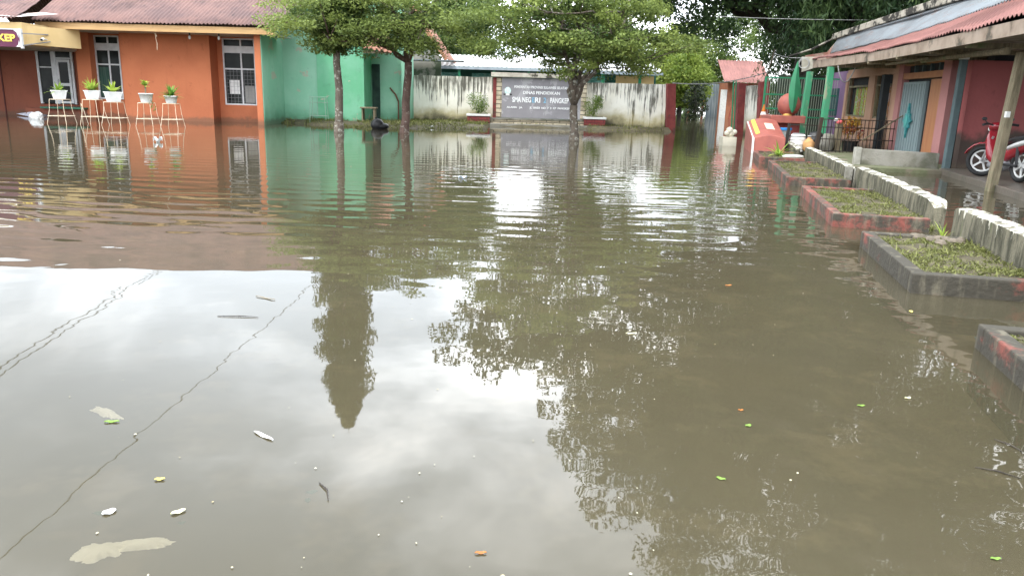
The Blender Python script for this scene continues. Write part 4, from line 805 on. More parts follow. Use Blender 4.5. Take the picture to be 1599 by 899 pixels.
p.build('fence_frame', m_greenm, gf)
p = MB()
for x in np.arange(9.42, 12.6, .09): p.box(x - .006, x + .006, 29.99, 30.0, .2, 2.3)
p.build('bars', mat('pale_bars', (.30, .34, .28)), gf)
dw = MB(); dw.box(10.5, 14.5, 32, 32.2, -.3, 2.5); tag(dw.build('shade_backdrop', mat('tree_shade_dark', (.02, .03, .02), (.04, .05, .03))), 'dark panel added for the tree shade behind the green bar fence', 'wall')  # added dark sheet that paints the tree shade seen through the bars
# ============================================================ RIGHT HOUSE
hs = T('pink_house', (10.5, 20, 0), 'low pink and salmon house with corrugated veranda roof on the right', 'house')
# facade: salmon frame with openings
p = MB(); p.fbox(28.75, 33, .0, .2, -.3, 2.6); p.build('lilac_wall', m_purplewall, hs)
p = MB(); p.fbox(29.8, 30.9, -.05, .0, 1.0, 2.0); p.build('shutter', mat('teal_shutter', (.03, .07, .08), (.05, .11, .11)), hs)
p = MB(); p.fbox(28.5, 28.75, -.06, .2, -.3, 2.5); p.fbox(25.1, 25.8, -.06, .2, -.3, 2.32); p.fbox(22.75, 23.3, -.06, .2, -.3, 2.32); p.fbox(22.75, 28.5, -.08, .2, 2.32, 2.6); p.fbox(25.8, 28.5, -.02, .2, -.3, 1.02); p.fbox(23.3, 25.1, -.02, .2, -.3, 1.02)
p.build('front_wall', m_salmon, hs)
def batik(seed):
    b = NB('batik_curtain'); wv = b.N.new('ShaderNodeTexWave'); wv.bands_direction = 'Y'; wv.inputs['Scale'].default_value = .8; wv.inputs['Distortion'].default_value = .4; b.L.new(b.obj, wv.inputs[0])
    c = b.mix(b.mr(b.noise(1.7, (1, 3.2, .05), det=2), .42, .5), (.65, .52, .10), (.18, .30, .07)); c = b.mix(b.mr(b.noise(2.3 + seed, (1, 3.2, .05), det=1), .54, .58), c, (.28, .13, .06))
    c = b.mix(b.mr(b.noise(14, (1, 1, 1), det=2), .56, .6, 0, .6), c, (.35, .33, .38)); b.col(c); return b.fin(.8)
for (a, b_, c0, c1) in ((25.8, 28.5, 26.0, 27.9), (23.3, 25.1, 23.55, 25.05)):
    fr = MB(); fr.fbox(a, a + .07, .0, .08, 1.02, 2.32); fr.fbox(b_ - .07, b_, .0, .08, 1.02, 2.32); fr.fbox(a + .07, b_ - .07, .0, .08, 1.02, 1.08); fr.fbox(a + .07, b_ - .07, .0, .08, 2.0, 2.06); fo = fr.build('window', m_oldwood, hs)
    g = MB(); g.fbox(a + .05, b_ - .05, .14, .16, 1.0, 2.32); g.build('pane', m_dark, fo)
    V = []; K = 60
    for i in range(K + 1):
        yy = c0 + (c1 - c0) * i / K; oo = .11 + .02 * math.sin(i * 1.3); V += [tuple(fac(yy, oo, 1.03)), tuple(fac(yy, oo, 2.0))]
    npmesh('curtain_or_reflection', V, [(2 * i, 2 * i + 2, 2 * i + 3, 2 * i + 1) for i in range(K)], batik(a % 2), fo)
p = MB(); p.fbox(23.25, 23.55, -.3, -.12, -.2, 2.3); p.build('dark_post', mat('blackened_post', (.02, .025, .028)), hs)
# door bay
MB().fbox(18.85, 19.35, -.08, .2, -.3, 2.6).build('door_pillar', m_pillarpink, hs); MB().fbox(22.35, 22.75, -.08, .2, -.3, 2.6).build('door_pillar', m_pillarpink, hs)
p = MB(); p.fbox(19.35, 22.35, -.06, .1, 2.14, 2.30); p.fbox(19.35, 22.35, -.06, .1, 2.50, 2.6); p.build('door_lintel', mat('orange_lintel', (.42, .20, .10), (.34, .16, .09)), hs)
p = MB(); p.fbox(19.35, 22.35, .1, .2, 2.28, 2.52); p.fbox(19.35, 22.35, .1, .2, 1.95, 2.14); p.build('vent_gap', m_dark, hs)
for i in range(6): pass
p = MB(); 
for yy in (19.9, 20.5, 21.1, 21.7): p.fbox(yy, yy + .08, .02, .1, 2.30, 2.5)
p.build('vent_bars', m_bluepost, hs)
dV = MB(); dV.fbox(20.55, 22.35, -.03, .05, -.2, 2.06)
for k in range(9): yy = 20.62 + k * .2; dV.fbox(yy, yy + .03, -.045, -.03, -.2, 2.0)
do = dV.build('door', m_bluedoor, hs, label='grey blue door with a teal star ornament')
pts = []
cy_, cz_ = 21.45, 1.04
for k in range(16):
    a = math.pi * k / 8; r = (1 if k % 2 == 0 else .62); ry = .24 if k % 8 else .36; rz = .30
    rr_ = {0: .36, 4: .46, 8: .36, 12: .46}.get(k, .27 if k % 2 == 0 else .2); pts.append(fac(cy_ + rr_ * math.cos(a), -.05, cz_ + rr_ * math.sin(a)))
orn = MB(); orn.prism(pts, tuple(fac(0, -.05) - fac(0, 0))); oo = orn.build('star_ornament', m_teal, do)
orn = MB(); orn.prism([fac(cy_ + .13 * math.cos(a * math.pi / 6), -.101, cz_ + .16 * math.sin(a * math.pi / 6)) for a in range(12)], tuple(fac(0, -.02) - fac(0, 0))); orn.build('star_centre', mat('pale_teal', (.12, .45, .42)), do)
p = MB(); p.fbox(19.35, 20.2, -.03, .03, -.2, 2.1); p.build('door', m_orangedoor, hs, label='open orange wooden door leaf')
p = MB(); p.fbox(20.2, 20.55, .05, .1, -.2, 2.1); p.build('door_gap', m_dark, hs)
# pink carport back wall
p = MB(); p.box(9.80, 17, 17.3, 17.5, -.3, 2.42); p.build('carport_wall', m_pink, hs)
p = MB(); p.hexa([gp(1466, 271, .0) - Vector((0, 0, .3)), Vector((8.05, 12.0, -.3)), Vector((16, 12, -.3)), Vector((16, 17.3, -.3)), gp(1466, 271, .0) + Vector((0, 0, .12)), Vector((8.05, 12.0, .12)), Vector((16, 12, .12)), Vector((16, 17.3, .12))]); p.build('floor_slab', m_slab, hs, bevel=.01)
p = MB(); p.fbox(17.5, 28.8, -1.6, 0, -.3, .04); p.build('floor_slab', m_slab, hs)
# dirt and litter on slab edge
# roofs
E0 = [(7.1, 9.5, 2.78), (7.47, 12.1, 2.78), (8.1, 15.8, 2.74), (8.95, 20.0, 2.76), (9.6, 26.3, 2.86)]; R0 = [(8.2, 9.5, 3.42), (8.95, 14.0, 3.38), (9.45, 17.5, 3.27), (10.3, 22, 3.22), (11.0, 27.5, 3.12)]
corrugated('veranda_roof', E0[::-1], R0[::-1], m_pinkroof, hs, .15, .024, 5, wob=.05)
p = MB(); q = [(7.2, 9.5, 2.62), (7.5, 12.0, 2.62), (8.15, 15.8, 2.60), (9.0, 20.0, 2.62), (9.66, 26.2, 2.66)]
for a, b_ in zip(q[:-1], q[1:]): p.bar(a, b_, .05, .22)
p.build('fascia_board', mat('dirty_fascia', (.30, .24, .19), (.2, .15, .11), sc=3, c3=(.07, .06, .045), sc3=1.5, lo3=.55, hi3=.65), hs)
p = MB()
V = [(x + .03, y, 2.56) for x, y, z in q] + [(x + 4.5, y - .6, 2.66) for x, y, z in q]; n = len(q)
for i in range(n - 1): p.add([V[i], V[i + 1], V[n + i + 1], V[n + i]], [(0, 1, 2, 3)])
p.build('veranda_ceiling', mat('veranda_ceiling', (.22, .19, .15), (.13, .11, .085), sc=1.3, c3=(.3, .28, .24), sc3=1.4), hs)
MB().tube([(8.3, 13.7, 2.38), (9.2, 17.3, 2.47), (9.3, 18.5, 2.45)], .06, 8).build('round_beam', m_oldwood, hs); MB().tube([(8.35, 12.0, 2.3), (8.7, 13.9, 2.36)], .06, 8).build('round_beam', m_oldwood, hs)
for yy in (14.4, 16.2, 18.4, 20.8, 23.2): a = Vector((7.9 + (yy - 14) * .17, yy, 2.50)); MB().bar(a, a + Vector((3.0, -.2, .02)), .06, .09).build('rafter', m_oldwood, hs)
MB().bar((9.0, 17.6, 2.45), (9.45, 20.6, 2.44), .05).build('brace', m_oldwood, hs)
V = []
corrugated('upper_roof', [(8.2, 9.5, 3.45), (8.95, 14.0, 3.42), (9.45, 17.5, 3.31), (10.3, 22, 3.26), (11.0, 28.5, 3.16)][::-1], [(9.4, 9.5, 4.0), (9.8, 14.0, 4.0), (10.45, 18.2, 3.93), (11.1, 22, 3.98), (11.25, 28.5, 3.70)][::-1], m_greyroof, hs, .12, .018, 5, wob=.04)
p = MB(); q = [(9.4, 9.5, 4.05), (9.8, 14.0, 4.08), (10.45, 18.2, 4.0), (11.1, 22, 4.06), (11.3, 28.8, 3.74), (10.75, 29.5, 3.35), (10.2, 30.3, 3.12)]
for i, (a, b_) in enumerate(zip(q[:-1], q[1:])): p.bar(a, b_, .32 if i < 4 else .12, .20 if i < 4 else .06)
p.build('ridge_cap', m_mould, hs, bevel=.02)
p = MB(); p.prism([(9.6, 27.0, 2.7), (11.2, 28.2, 2.7), (11.3, 28.7, 3.6), (10.9, 28.4, 3.2), (9.75, 27.3, 3.0)], (0.02, .1, 0)); p.build('gable_end', mat('rusty_gable', (.26, .12, .09), (.4, .36, .3), sc=1.5), hs)
p = MB(); p.prism([(9.35, 26.35, 2.42), (9.7, 26.2, 2.56), (9.75, 26.2, 2.9), (9.3, 26.35, 2.9)], (0, .05, 0)); p.build('end_board', mat('pale_end_board', (.42, .40, .34), (.3, .28, .22), sc=3), hs)
corrugated('back_roof', [(9.8, 9.5, 4.0), (10.45, 18.2, 3.9), (11.3, 28.5, 3.7)], [(14, 9.5, 2.6), (14.6, 18.2, 2.6), (15.4, 28.5, 2.6)], m_greyroof, hs, .12, .018, 3)
p = MB(); p.fbox(17.9, 28.7, .45, 5, -.3, 2.58); p.build('dark_rooms', m_dark, hs)
# veranda posts
def slantpost(b0, t0, w_, m, name='post', lab=None):
    MB().bar(b0, t0, w_, w_).build(name, m, hs, label=lab, bevel=.008)
slantpost((9.51, 17.2, -.3), (9.53, 17.2, 2.42), .13, m_bluepost, lab='blue grey veranda post')
slantpost((8.42, 13.7, -.3), (8.56, 13.7, 2.36), .14, m_oldwood, lab='weathered wooden veranda post')
slantpost((9.32, 24.0, -.3), (9.37, 24.0, 2.5), .17, m_greenpost, lab='peeling green veranda post nearest the lilac wall')
slantpost((9.41, 26.0, -.3), (9.49, 26.0, 2.42), .17, m_greenpost, lab='green veranda post nearest the sculpture')
p = MB(); p.lathe((9.53, 17.2, 2.42), [(.1, 0), (.1, .05), (.13, .06), (.13, .09)], 12); p.build('post_cap', m_white, hs)
MB().box(8.40, 8.47, 13.58, 13.63, 1.28, 1.38).build('switch_box', m_white, hs)
# cables on the eave
def catenary(a, b, sag, n=14): a = Vector(a); b = Vector(b); return [a.lerp(b, i / n) - Vector((0, 0, sag * 4 * (i / n) * (1 - i / n))) for i in range(n + 1)]
p = MB()
for k in range(2): p.torus((9.35, 26.25, 2.68 + .02 * k), .15 + .02 * k, .012, (.2, 1, .25), 24, 6)
tag(p.build('cable_coil', m_cablew), 'coiled white cable hanging on the end of the veranda roof', 'cable')
p = MB(); p.tube(catenary((9.25, 23.2, 2.5), (9.85, 23.4, 2.5), .45), .016, 6); tag(p.build('hanging_cable', m_cablew), 'looped white cable hanging under the veranda by the green post', 'cable')
p = MB(); p.tube(catenary((7.95, 12.6, 2.42), (8.1, 11.9, 2.75), .12), .018, 6); tag(p.build('blue_hose', mat('blue_hose', (.12, .42, .62))), 'blue hose drooping under the near end of the veranda', 'hose')
# railing
rl = T('iron_railing', (9.3, 22.4, 0), 'rusty black iron railing in front of the batik curtained windows', 'railing')
p = MB()
for z in (1.0, .78, .45, .12): p.box(8.65, 10.9, 22.38, 22.41, z - .012, z + .012)
for x in (8.65, 10.88): p.box(x - .02, x + .02, 22.37, 22.42, .0, 1.02)
p.build('rail', m_railing, rl); p = MB()
for x in np.arange(8.75, 10.9, .105): p.box(x - .007, x + .007, 22.388, 22.402, .05, 1.0)
p.build('bars', m_railing, rl)
p = MB(); p.bar((8.55, 22.3, .05), (8.62, 22.3, 1.05), .09); p.bar((7.75, 22.5, .05), (7.8, 22.5, .85), .07); p.build('frame_post', m_railing, rl)
p = MB()
for z in (.82, .5): p.bar((7.75, 22.5, z), (8.6, 22.4, z), .025)
p.build('low_rail', m_railing, rl)
sk = MB(); sk.bar((9.75, 22.1, .45), (10.95, 22.0, 1.3), .03); tag(sk.build('leaning_stick', m_oldwood), 'thin brown stick leaning across the black railing', 'stick')
# clutter behind the railing
dm = T('plastic_drum', (8.25, 22.9, .08), 'white ribbed plastic drum behind the low wall', 'drum')
MB().lathe((8.25, 22.95, .02), [(.18, 0), (.21, .03), (.21, .11), (.225, .12), (.21, .13), (.21, .24), (.225, .25), (.21, .26), (.21, .37), (.225, .38), (.21, .39), (.21, .48), (.18, .52)], 24).build('body', m_pot, dm); MB().lathe((8.25, 22.95, .54), [(.16, 0), (.16, .03)], 16).build('lid', m_metalgrey, dm)
dm = T('plastic_bucket', (8.0, 24, .08), 'grey bucket with a bright blue lid near the red plinth', 'bucket')
MB().lathe((8.02, 23.6, .08), [(.17, 0), (.22, .55)], 16).build('body', mat('grey_bucket', (.3, .33, .33)), dm); MB().lathe((8.02, 23.6, .63), [(.24, 0), (.24, .06)], 16).build('lid', mat('blue_lid', (.03, .22, .55)), dm)
dm = T('orange_jug', (8.45, 22.6, .08), 'pale orange plastic jug beside the ribbed drum', 'jug')
MB().lathe((8.47, 22.65, .08), [(.13, 0), (.16, .05), (.16, .25), (.08, .34), (.05, .36), (.05, .40)], 14).build('body', mat('peach_plastic', (.6, .33, .14)), dm, smooth=True); MB().lathe((8.47, 22.65, .48), [(.055, 0), (.055, .04)], 10).build('cap', m_white, dm)
random.seed(6)
cr_ = T('croton_plant', (9.75, 23.0, .1), 'red and yellow leaved croton in a dark pot behind the railing', 'potted plant')
MB().lathe((9.8, 23.0, .05), [(.18, 0), (.22, .3), (.24, .34)], 14).build('pot', m_blackpl, cr_)
P_, t_ = clumps(np.array([(9.8 + random.gauss(0, .17), 23 + random.gauss(0, .15), random.uniform(.5, 1.0)) for _ in range(16)]), .1, .1, 22); leaves('foliage', P_, .15, .05, g_croton, cr_, tint=t_)
tag(MB().bar((9.38, 22.9, .0), (9.38, 22.9, .88), .16).build('wooden_stake', m_oldwood), 'thick brown wooden stake behind the railing beside the croton', 'stake')
fl = MB(); fl.ball((9.33, 22.8, .93), (.09, .07, .06), 8, 5); fo_ = fl.build('paper_flower', mat('pink_petals', (.75, .15, .16))); tag(fo_, 'red and white paper flower on top of the wooden stake', 'flower'); MB().ball((9.24, 22.8, .98), (.07, .06, .05), 8, 5).build('petals', m_white, fo_)
for x, y, r, lab, mm in ((8.85, 23.2, .28, 'dark heaped tarpaulin behind the railing', m_blackpl), (9.08, 22.85, .2, 'crumpled grey cloth bundle behind the railing', m_concrete)):
    V = MB(); V.ball((x, y, .28), (r, r, .36), 16, 10); V.v = [(a + .12 * r * 3 * noise.noise(Vector((a * 4, b * 4, c * 4))), b, c + .08 * noise.noise(Vector((a * 5, b * 5, c * 5 + 4)))) for a, b, c in V.v]; tag(V.build('cloth_heap', mm), lab, 'heap')
# cross wall
cw = T('cross_wall', (8.7, 17.8, 0), 'low grey concrete wall below the blue door', 'wall')
p = MB(); p.hexa([(7.98, 18.1, -.3), (9.45, 17.4, -.3), (9.52, 17.55, -.3), (8.05, 18.26, -.3), (7.98, 18.1, .44), (9.45, 17.4, .42), (9.52, 17.55, .42), (8.05, 18.26, .44)]); p.build('wall_panel', m_concrete, cw, bevel=.012)
p = MB(); p.bar((7.93, 18.13, -.3), (7.93, 18.13, .47), .14); p.build('end_pier', mat('pale_concrete', (.36, .35, .31), (.25, .24, .2), sc=4), cw, bevel=.01)
def roughwall(name, t0, t1, s0, s1, z, label, seed, endr=.25):
    random.seed(seed); L_ = t1 - t0; n = int(L_ / .07); m_ = 7; V = []; F = []
    prof = [(0, -.3), (0, -.05), (0, z * .35), (0, z * .7), (.02, z), (.5, z + .012), (.98, z), (1, z * .7), (1, z * .35), (1, -.3)]; K = len(prof)
    for i in range(n + 1):
        t = t0 + L_ * i / n; e = min(i / n * L_, (1 - i / n) * L_); sh = max(0, 1 - e / endr) ** 2
        for a, zz_ in prof:
            s = s0 + (s1 - s0) * (.5 + (a - .5) * (1 - .45 * sh)); zq = zz_ - sh * .10 * (zz_ > z * .6)
            nv = noise.noise(Vector((t * 3, s * 3, zz_ * 4 + seed))) * .012 + noise.noise(Vector((t * 11, s * 9, zz_ * 12 + seed))) * .006
            q = row(t, s + nv * (1 if a > .5 else -1), zq + nv * 1.1); V.append(tuple(q))
    for i in range(n):
        for j in range(K - 1): F.append((i * K + j, i * K + j + 1, (i + 1) * K + j + 1, (i + 1) * K + j))
    F.append(tuple(range(K))); F.append(tuple(n * K + j for j in range(K))[::-1])
    o = MB().add(V, F).build(name, m_lowwall); return tag(o, label, 'wall', 'broken low walls with white tops')
roughwall('low_wall', 2.4, 9.2, 2.70, 2.92, .39, 'nearest low white topped wall behind the blackened planter', 1)
roughwall('low_wall', 10.0, 15.0, 2.72, 2.94, .35, 'middle low white topped wall behind the bright red planter', 2)
roughwall('low_wall', 15.4, 21.6, 2.66, 2.86, .32, 'low white topped wall in front of the mossy yard', 3)
roughwall('low_wall', 22.0, 26.2, 2.45, 2.65, .30, 'farthest short low wall beside the red monument', 4)
p = MB(); p.rbox(14.98, 15.12, 2.60, 2.72, -.3, .34); p.rbox(14.98, 15.12, 2.74, 2.98, -.3, .30); tag(p.build('concrete_stub', m_concrete, bevel=.01), 'dark concrete stub joining the two middle low walls', 'stub')
# raised flood planters along the row
def planter(t0, t1, s0, s1, zt, m, label, seed, rw=.11, grassn=600, gh=.05):
    random.seed(seed); t = T('kerb_planter', row((t0 + t1) / 2, (s0 + s1) / 2, 0), label, 'planter', 'kerbed planters in a row along the low walls'); p = MB()
    p.rbox(t0, t0 + rw, s0, s1, -.3, zt); p.rbox(t1 - rw, t1, s0, s1, -.3, zt); p.rbox(t0 + rw, t1 - rw, s0, s0 + rw, -.3, zt)
    o = p.build('kerb', m, t, bevel=.012)
    def zf(tt, ss): return zt - .035 + .03 * noise.noise(Vector((tt * 3, ss * 3, seed)))
    V = []; nt_, ns_ = 24, 10
    for i in range(nt_ + 1):
        for j in range(ns_ + 1):
            tt = t0 + rw + (t1 - t0 - 2 * rw) * i / nt_; ss = s0 + rw + (s1 - s0 - rw) * j / ns_; V.append(tuple(row(tt, ss, zf(tt, ss))))
    npmesh('soil', V, [(i * (ns_ + 1) + j, (i + 1) * (ns_ + 1) + j, (i + 1) * (ns_ + 1) + j + 1, i * (ns_ + 1) + j + 1) for i in range(nt_) for j in range(ns_)], m_soil, t, smooth=True)
    def area():
        while True:
            q = row(random.uniform(t0 + rw, t1 - rw), s0 + rw + (s1 - s0 - rw) * random.uniform(0, 1))
            if noise.noise(Vector((q.x * 3.1, q.y * 3.1, seed))) + random.uniform(-.35, .35) > -.02: return q.x, q.y
    g = grass('weeds', grassn, area, lambda x, y: zt - .03 + .02 * noise.noise(Vector((x * 2, y * 2, 0))), gh, parent=t, lean=1.1, wd=.006); g['kind'] = 'stuff'
    return t
planter(19.5, 22.0, 1.42, 2.45, .15, m_kerbred, 'farthest red kerb planter with a spiky plant, beside the monument', 1, grassn=300)
planter(14.45, 18.6, 1.55, 2.62, .15, m_kerbmid, 'long dull red kerb planter behind the bright red one', 2, grassn=1500)
planter(9.75, 12.95, 1.62, 2.68, .16, m_kerbred, 'bright red kerb planter full of small weeds', 3, grassn=3200, gh=.045)
planter(6.42, 8.5, 1.70, 2.68, .16, m_kerbdark, 'blackened kerb planter with weeds and a broken back edge', 4, grassn=3800, gh=.04)
planter(2.6, 5.05, 1.74, 2.68, .15, m_kerbdark, 'nearest blackened kerb planter cut off by the picture edge', 5, grassn=1500, gh=.04)
random.seed(14)
q = row(8.35, 2.25); rk = MB()
for k in range(9):
    qq = row(8.3 + random.gauss(0, .12), 2.2 + .05 * k); rk.ball((qq.x, qq.y, .13), (random.uniform(.04, .09), random.uniform(.04, .09), .05), 7, 5)
tag(rk.build('rubble', mat('dark_rubble', (.09, .075, .055), (.16, .13, .10), sc=6)), 'broken lumps of dark concrete in the blackened planter', 'rubble')
def tuft(x, y, z, n, h, wd, lab, nm='weed_tuft', m=g_pot, cat='weed', up=.7):
    o = T(nm, (x, y, z), lab, cat); arching(n, h, wd, up, m, tb=.6)(x, y, z, o)
q = row(20.6, 1.95); tuft(q.x, q.y, .13, 16, .42, .05, 'spiky yellow green plant in the farthest red planter', 'spiky_plant', cat='plant', up=.3)
q = row(8.95, 2.6); tuft(q.x, q.y, .05, 14, .22, .008, 'grass tuft growing at the rounded end of the nearest low wall')
q = row(6.5, 2.62); tuft(q.x, q.y, .02, 30, .16, .02, 'leafy weed at the near corner of the blackened planter', m=g_shrub, up=.2)
q = row(9.9, 2.75); tuft(q.x, q.y, .0, 14, .10, .01, 'small grass tuft at the near end of the middle low wall', m=g_grass, up=.1)
p = MB(); q = row(20.2, 2.25); p.ball((q.x, q.y, .15), (.28, .16, .05), 10, 5); tag(p.build('paper_scrap', mat('grey_paper', (.5, .5, .45))), 'flattened grey paper scrap beside the spiky plant', 'litter')
# ============================================================ MOTORCYCLE
mc = T('motorcycle', (9.2, 14.8, .12), 'red and white motorcycle parked under the veranda facing the pink wall', 'motorcycle')
def wheel(c, ax, R, nm):
    ax = Vector(ax).normalized(); o = MB().torus(c, R - .045, .045, ax, 36, 10).build(nm, m_tyre, mc, smooth=True)
    r = MB(); r.torus(c, R - .10, .018, ax, 36, 8); e = ax.orthogonal().normalized(); g = ax.cross(e)
    for k in range(5):
        a = 2 * math.pi * k / 5; d = e * math.cos(a) + g * math.sin(a); r.bar(Vector(c) + d * .04, Vector(c) + d * (R - .10), .035, .022, up=ax)
    r.tube([Vector(c) - ax * .05, Vector(c) + ax * .05], .045, 12); r.build('rim', mat('white_rim', (.7, .7, .68), rough=.35), o); return o
FW = Vector((9.2, 15.36, .42)); RW = Vector((9.2, 14.16, .42)); fax = Vector((.72, .70, 0))
wheel(FW, fax, .30, 'wheel'); wheel(RW, (1, 0, 0), .30, 'wheel')
fd = Vector((-.70, .72, 0))
p = MB(); V = []; 
for k in range(9):
    a = math.radians(20 + k * 18); d = fd * math.cos(a) + Vector((0, 0, math.sin(a)))
    for s_ in (-.06, 0, .06): V.append(tuple(FW + d * (.345 if s_ else .37) + fax.normalized() * s_))
p.add(V, [(3 * i + j, 3 * i + 3 + j, 3 * i + 4 + j, 3 * i + 1 + j) for i in range(8) for j in range(2)]); fo = p.build('front_fender', m_redpl, mc, smooth=True); so_ = fo.modifiers.new('s', 'SOLIDIFY'); so_.thickness = .012
tp = Vector((9.2, 15.02, 1.0))
p = MB()
for s_ in (-.08, .08): p.tube([FW + fax.normalized() * s_, tp + Vector((s_, 0, -.1))], .022, 8)
p.build('fork', m_chrome, mc)
def lofted(name, secs, m, par, n=12):
    V = []; 
    for (c, rx, rz) in secs:
        for k in range(n): a = 2 * math.pi * k / n; V.append((c[0] + rx * math.cos(a), c[1], c[2] + rz * math.sin(a)))
    F = [(i * n + k, i * n + (k + 1) % n, (i + 1) * n + (k + 1) % n, (i + 1) * n + k) for i in range(len(secs) - 1) for k in range(n)] + [tuple(range(n))[::-1], tuple((len(secs) - 1) * n + k for k in range(n))]
    return MB().add(V, F).build(name, m, par, smooth=True)
lofted('leg_shield', [((9.2, 15.14, .98), .10, .10), ((9.2, 15.10, .82), .17, .20), ((9.2, 15.0, .62), .19, .22), ((9.2, 14.85, .45), .13, .12)], m_redpl, mc)
lofted('headlight_cowl', [((9.2, 15.24, 1.05), .06, .05), ((9.2, 15.14, 1.08), .13, .09), ((9.2, 15.0, 1.10), .10, .07)], m_redpl, mc)
MB().ball((9.2, 15.24, 1.04), (.07, .04, .06)).build('headlight', m_white, mc, smooth=True)
lofted('body', [((9.2, 14.9, .50), .07, .08), ((9.2, 14.6, .58), .09, .12), ((9.2, 14.3, .72), .12, .15), ((9.2, 13.95, .84), .12, .12), ((9.2, 13.65, .92), .07, .06)], m_redpl, mc)
lofted('side_panel', [((9.17, 14.5, .72), .10, .05), ((9.15, 14.2, .80), .13, .06), ((9.16, 13.8, .90), .12, .05), ((9.18, 13.55, .95), .05, .03)], m_white, mc)
lofted('seat', [((9.2, 14.68, .80), .08, .04), ((9.2, 14.4, .88), .13, .06), ((9.2, 14.0, .94), .13, .06), ((9.2, 13.7, .97), .09, .04)], m_blackpl, mc)
p = MB(); p.tube([(8.88, 14.98, 1.12), (9.0, 15.05, 1.14), (9.2, 15.06, 1.10), (9.4, 15.05, 1.14), (9.52, 14.98, 1.12)], .016, 8); p.tube([(8.86, 14.97, 1.12), (8.98, 15.04, 1.14)], .024, 8); p.tube([(9.42, 15.04, 1.14), (9.54, 14.97, 1.12)], .024, 8); p.build('handlebar', m_blackpl, mc)
for s_ in (-1, 1): p = MB(); p.tube([(9.2 + s_ * .2, 15.05, 1.14), (9.2 + s_ * .25, 15.08, 1.2)], .008, 6); p.ball((9.2 + s_ * .26, 15.09, 1.23), (.055, .02, .035), 10, 6); p.build('mirror', m_blackpl, mc)
p = MB(); p.ball((9.2, 14.75, .40), (.12, .2, .13), 12, 8); p.tube([(9.1, 14.95, .38), (9.1, 14.6, .36)], .06, 10); p.build('engine', m_metalgrey, mc, smooth=True)
p = MB(); p.tube([(9.35, 14.8, .30), (9.36, 14.3, .34), (9.37, 13.9, .42)], [.025, .05, .05], 10); p.build('exhaust', m_chrome, mc, smooth=True)
p = MB(); p.tube([RW + Vector((-.09, 0, 0)), (9.11, 14.75, .42)], .025, 8); p.tube([RW + Vector((.09, 0, 0)), (9.29, 14.75, .42)], .025, 8); p.tube([RW + Vector((-.1, 0, .02)), (9.1, 14.2, .82)], .03, 8); p.build('swing_arm', m_blackpl, mc)
p = MB(); p.tube([(9.12, 14.7, .3), (9.0, 14.72, .13)], .012, 6); p.build('side_stand', m_metalgrey, mc)
# ============================================================ OVERHEAD WIRES
def wire(name, pts, r, lab, m=m_cable, grp='overhead cables'):
    o = MB().tube(pts, r, 6).build(name, m); return tag(o, lab, 'cable', grp)
wire('overhead_cable', catenary((-8.6, -4, 6.6), (-8.0, 47, 6.9), .45, 30), .009, 'single black overhead cable above the edge of the orange roof')
wire('overhead_cable', catenary((-12.6, 5, 7.2), (-19.5, 44, 8.6), .5, 30), .014, 'lower black overhead cable crossing above the orange roof')
wire('overhead_cable', catenary((-12.8, 5, 7.45), (-20.0, 44, 8.8), .7, 30), .014, 'upper black overhead cable crossing above the orange roof')
up_ = T('utility_pole', (-8.0, 47, 0), 'concrete utility pole hidden behind the green building', 'pole'); MB().tube([(-8.0, 47, 0), (-8.0, 47, 7.2)], [.13, .09], 10).build('shaft', m_concrete, up_); MB().bar((-8.7, 47, 6.9), (-7.3, 47, 6.9), .08).build('crossarm', m_oldwood, up_)
wire('service_wire', catenary((7.0, 36, 2.15), (12.2, 38.5, 2.9), .25), .022, 'pale cable sagging across the gateway between the pillars', m_cablew, 'cables over the gateway')
wire('service_wire', catenary((12.2, 38.4, 3.7), (9.9, 27.4, 2.95), .10), .018, 'straight pale cable running from the leaning pole to the veranda roof', m_cablew, 'cables over the gateway')
wire('service_wire', catenary((12.2, 38.4, 3.6), (9.9, 27.4, 2.9), .5), .014, 'sagging grey cable running from the leaning pole to the veranda roof', m_metalgrey, 'cables over the gateway')
wire('service_wire', catenary((7.2, 30, 4.45), (14, 30, 4.5), .05), .010, 'thin wire crossing high in front of the weeping tree', m_cablew, 'cables over the gateway')
# ============================================================ FLOATING THINGS
def leafshape(px, py, L_, W_, ang, m, lab, name='floating_leaf', cat='leaf', z=.003, curl=.003):
    if name == 'floating_leaf': L_ *= .62; W_ *= .62
    q = gp(px, py, 0); c, s = math.cos(ang), math.sin(ang); V = []; K = 8
    for i in range(K + 1):
        t = i / K; w_ = W_ / 2 * math.sin(math.pi * (.04 + .92 * t)) ** .8; x = (t - .5) * L_
        for k in (-1, 0, 1): y = w_ * k; V.append((q.x + x * c - y * s, q.y + x * s + y * c, z + curl * abs(k) + curl * .6 * math.sin(t * 9)))
    F = [(3 * i + j, 3 * i + 3 + j, 3 * i + 4 + j, 3 * i + 1 + j) for i in range(K) for j in range(2)]
    o = MB().add(V, F).build(name, m); so2 = o.modifiers.new('s', 'SOLIDIFY'); so2.thickness = .001; return tag(o, lab, cat)
mg = mat('fresh_leaf', (.16, .27, .05), (.12, .2, .04), sc=60); my = mat('yellow_leaf', (.48, .42, .12), (.3, .25, .08), sc=60); mo = mat('orange_leaf', (.42, .16, .04), (.3, .12, .04), sc=30); mp_ = mat('pale_leaf', (.62, .6, .40), (.4, .42, .2), sc=20); md = mat('dark_green_leaf', (.05, .11, .07), (.02, .09, .04), sc=20)
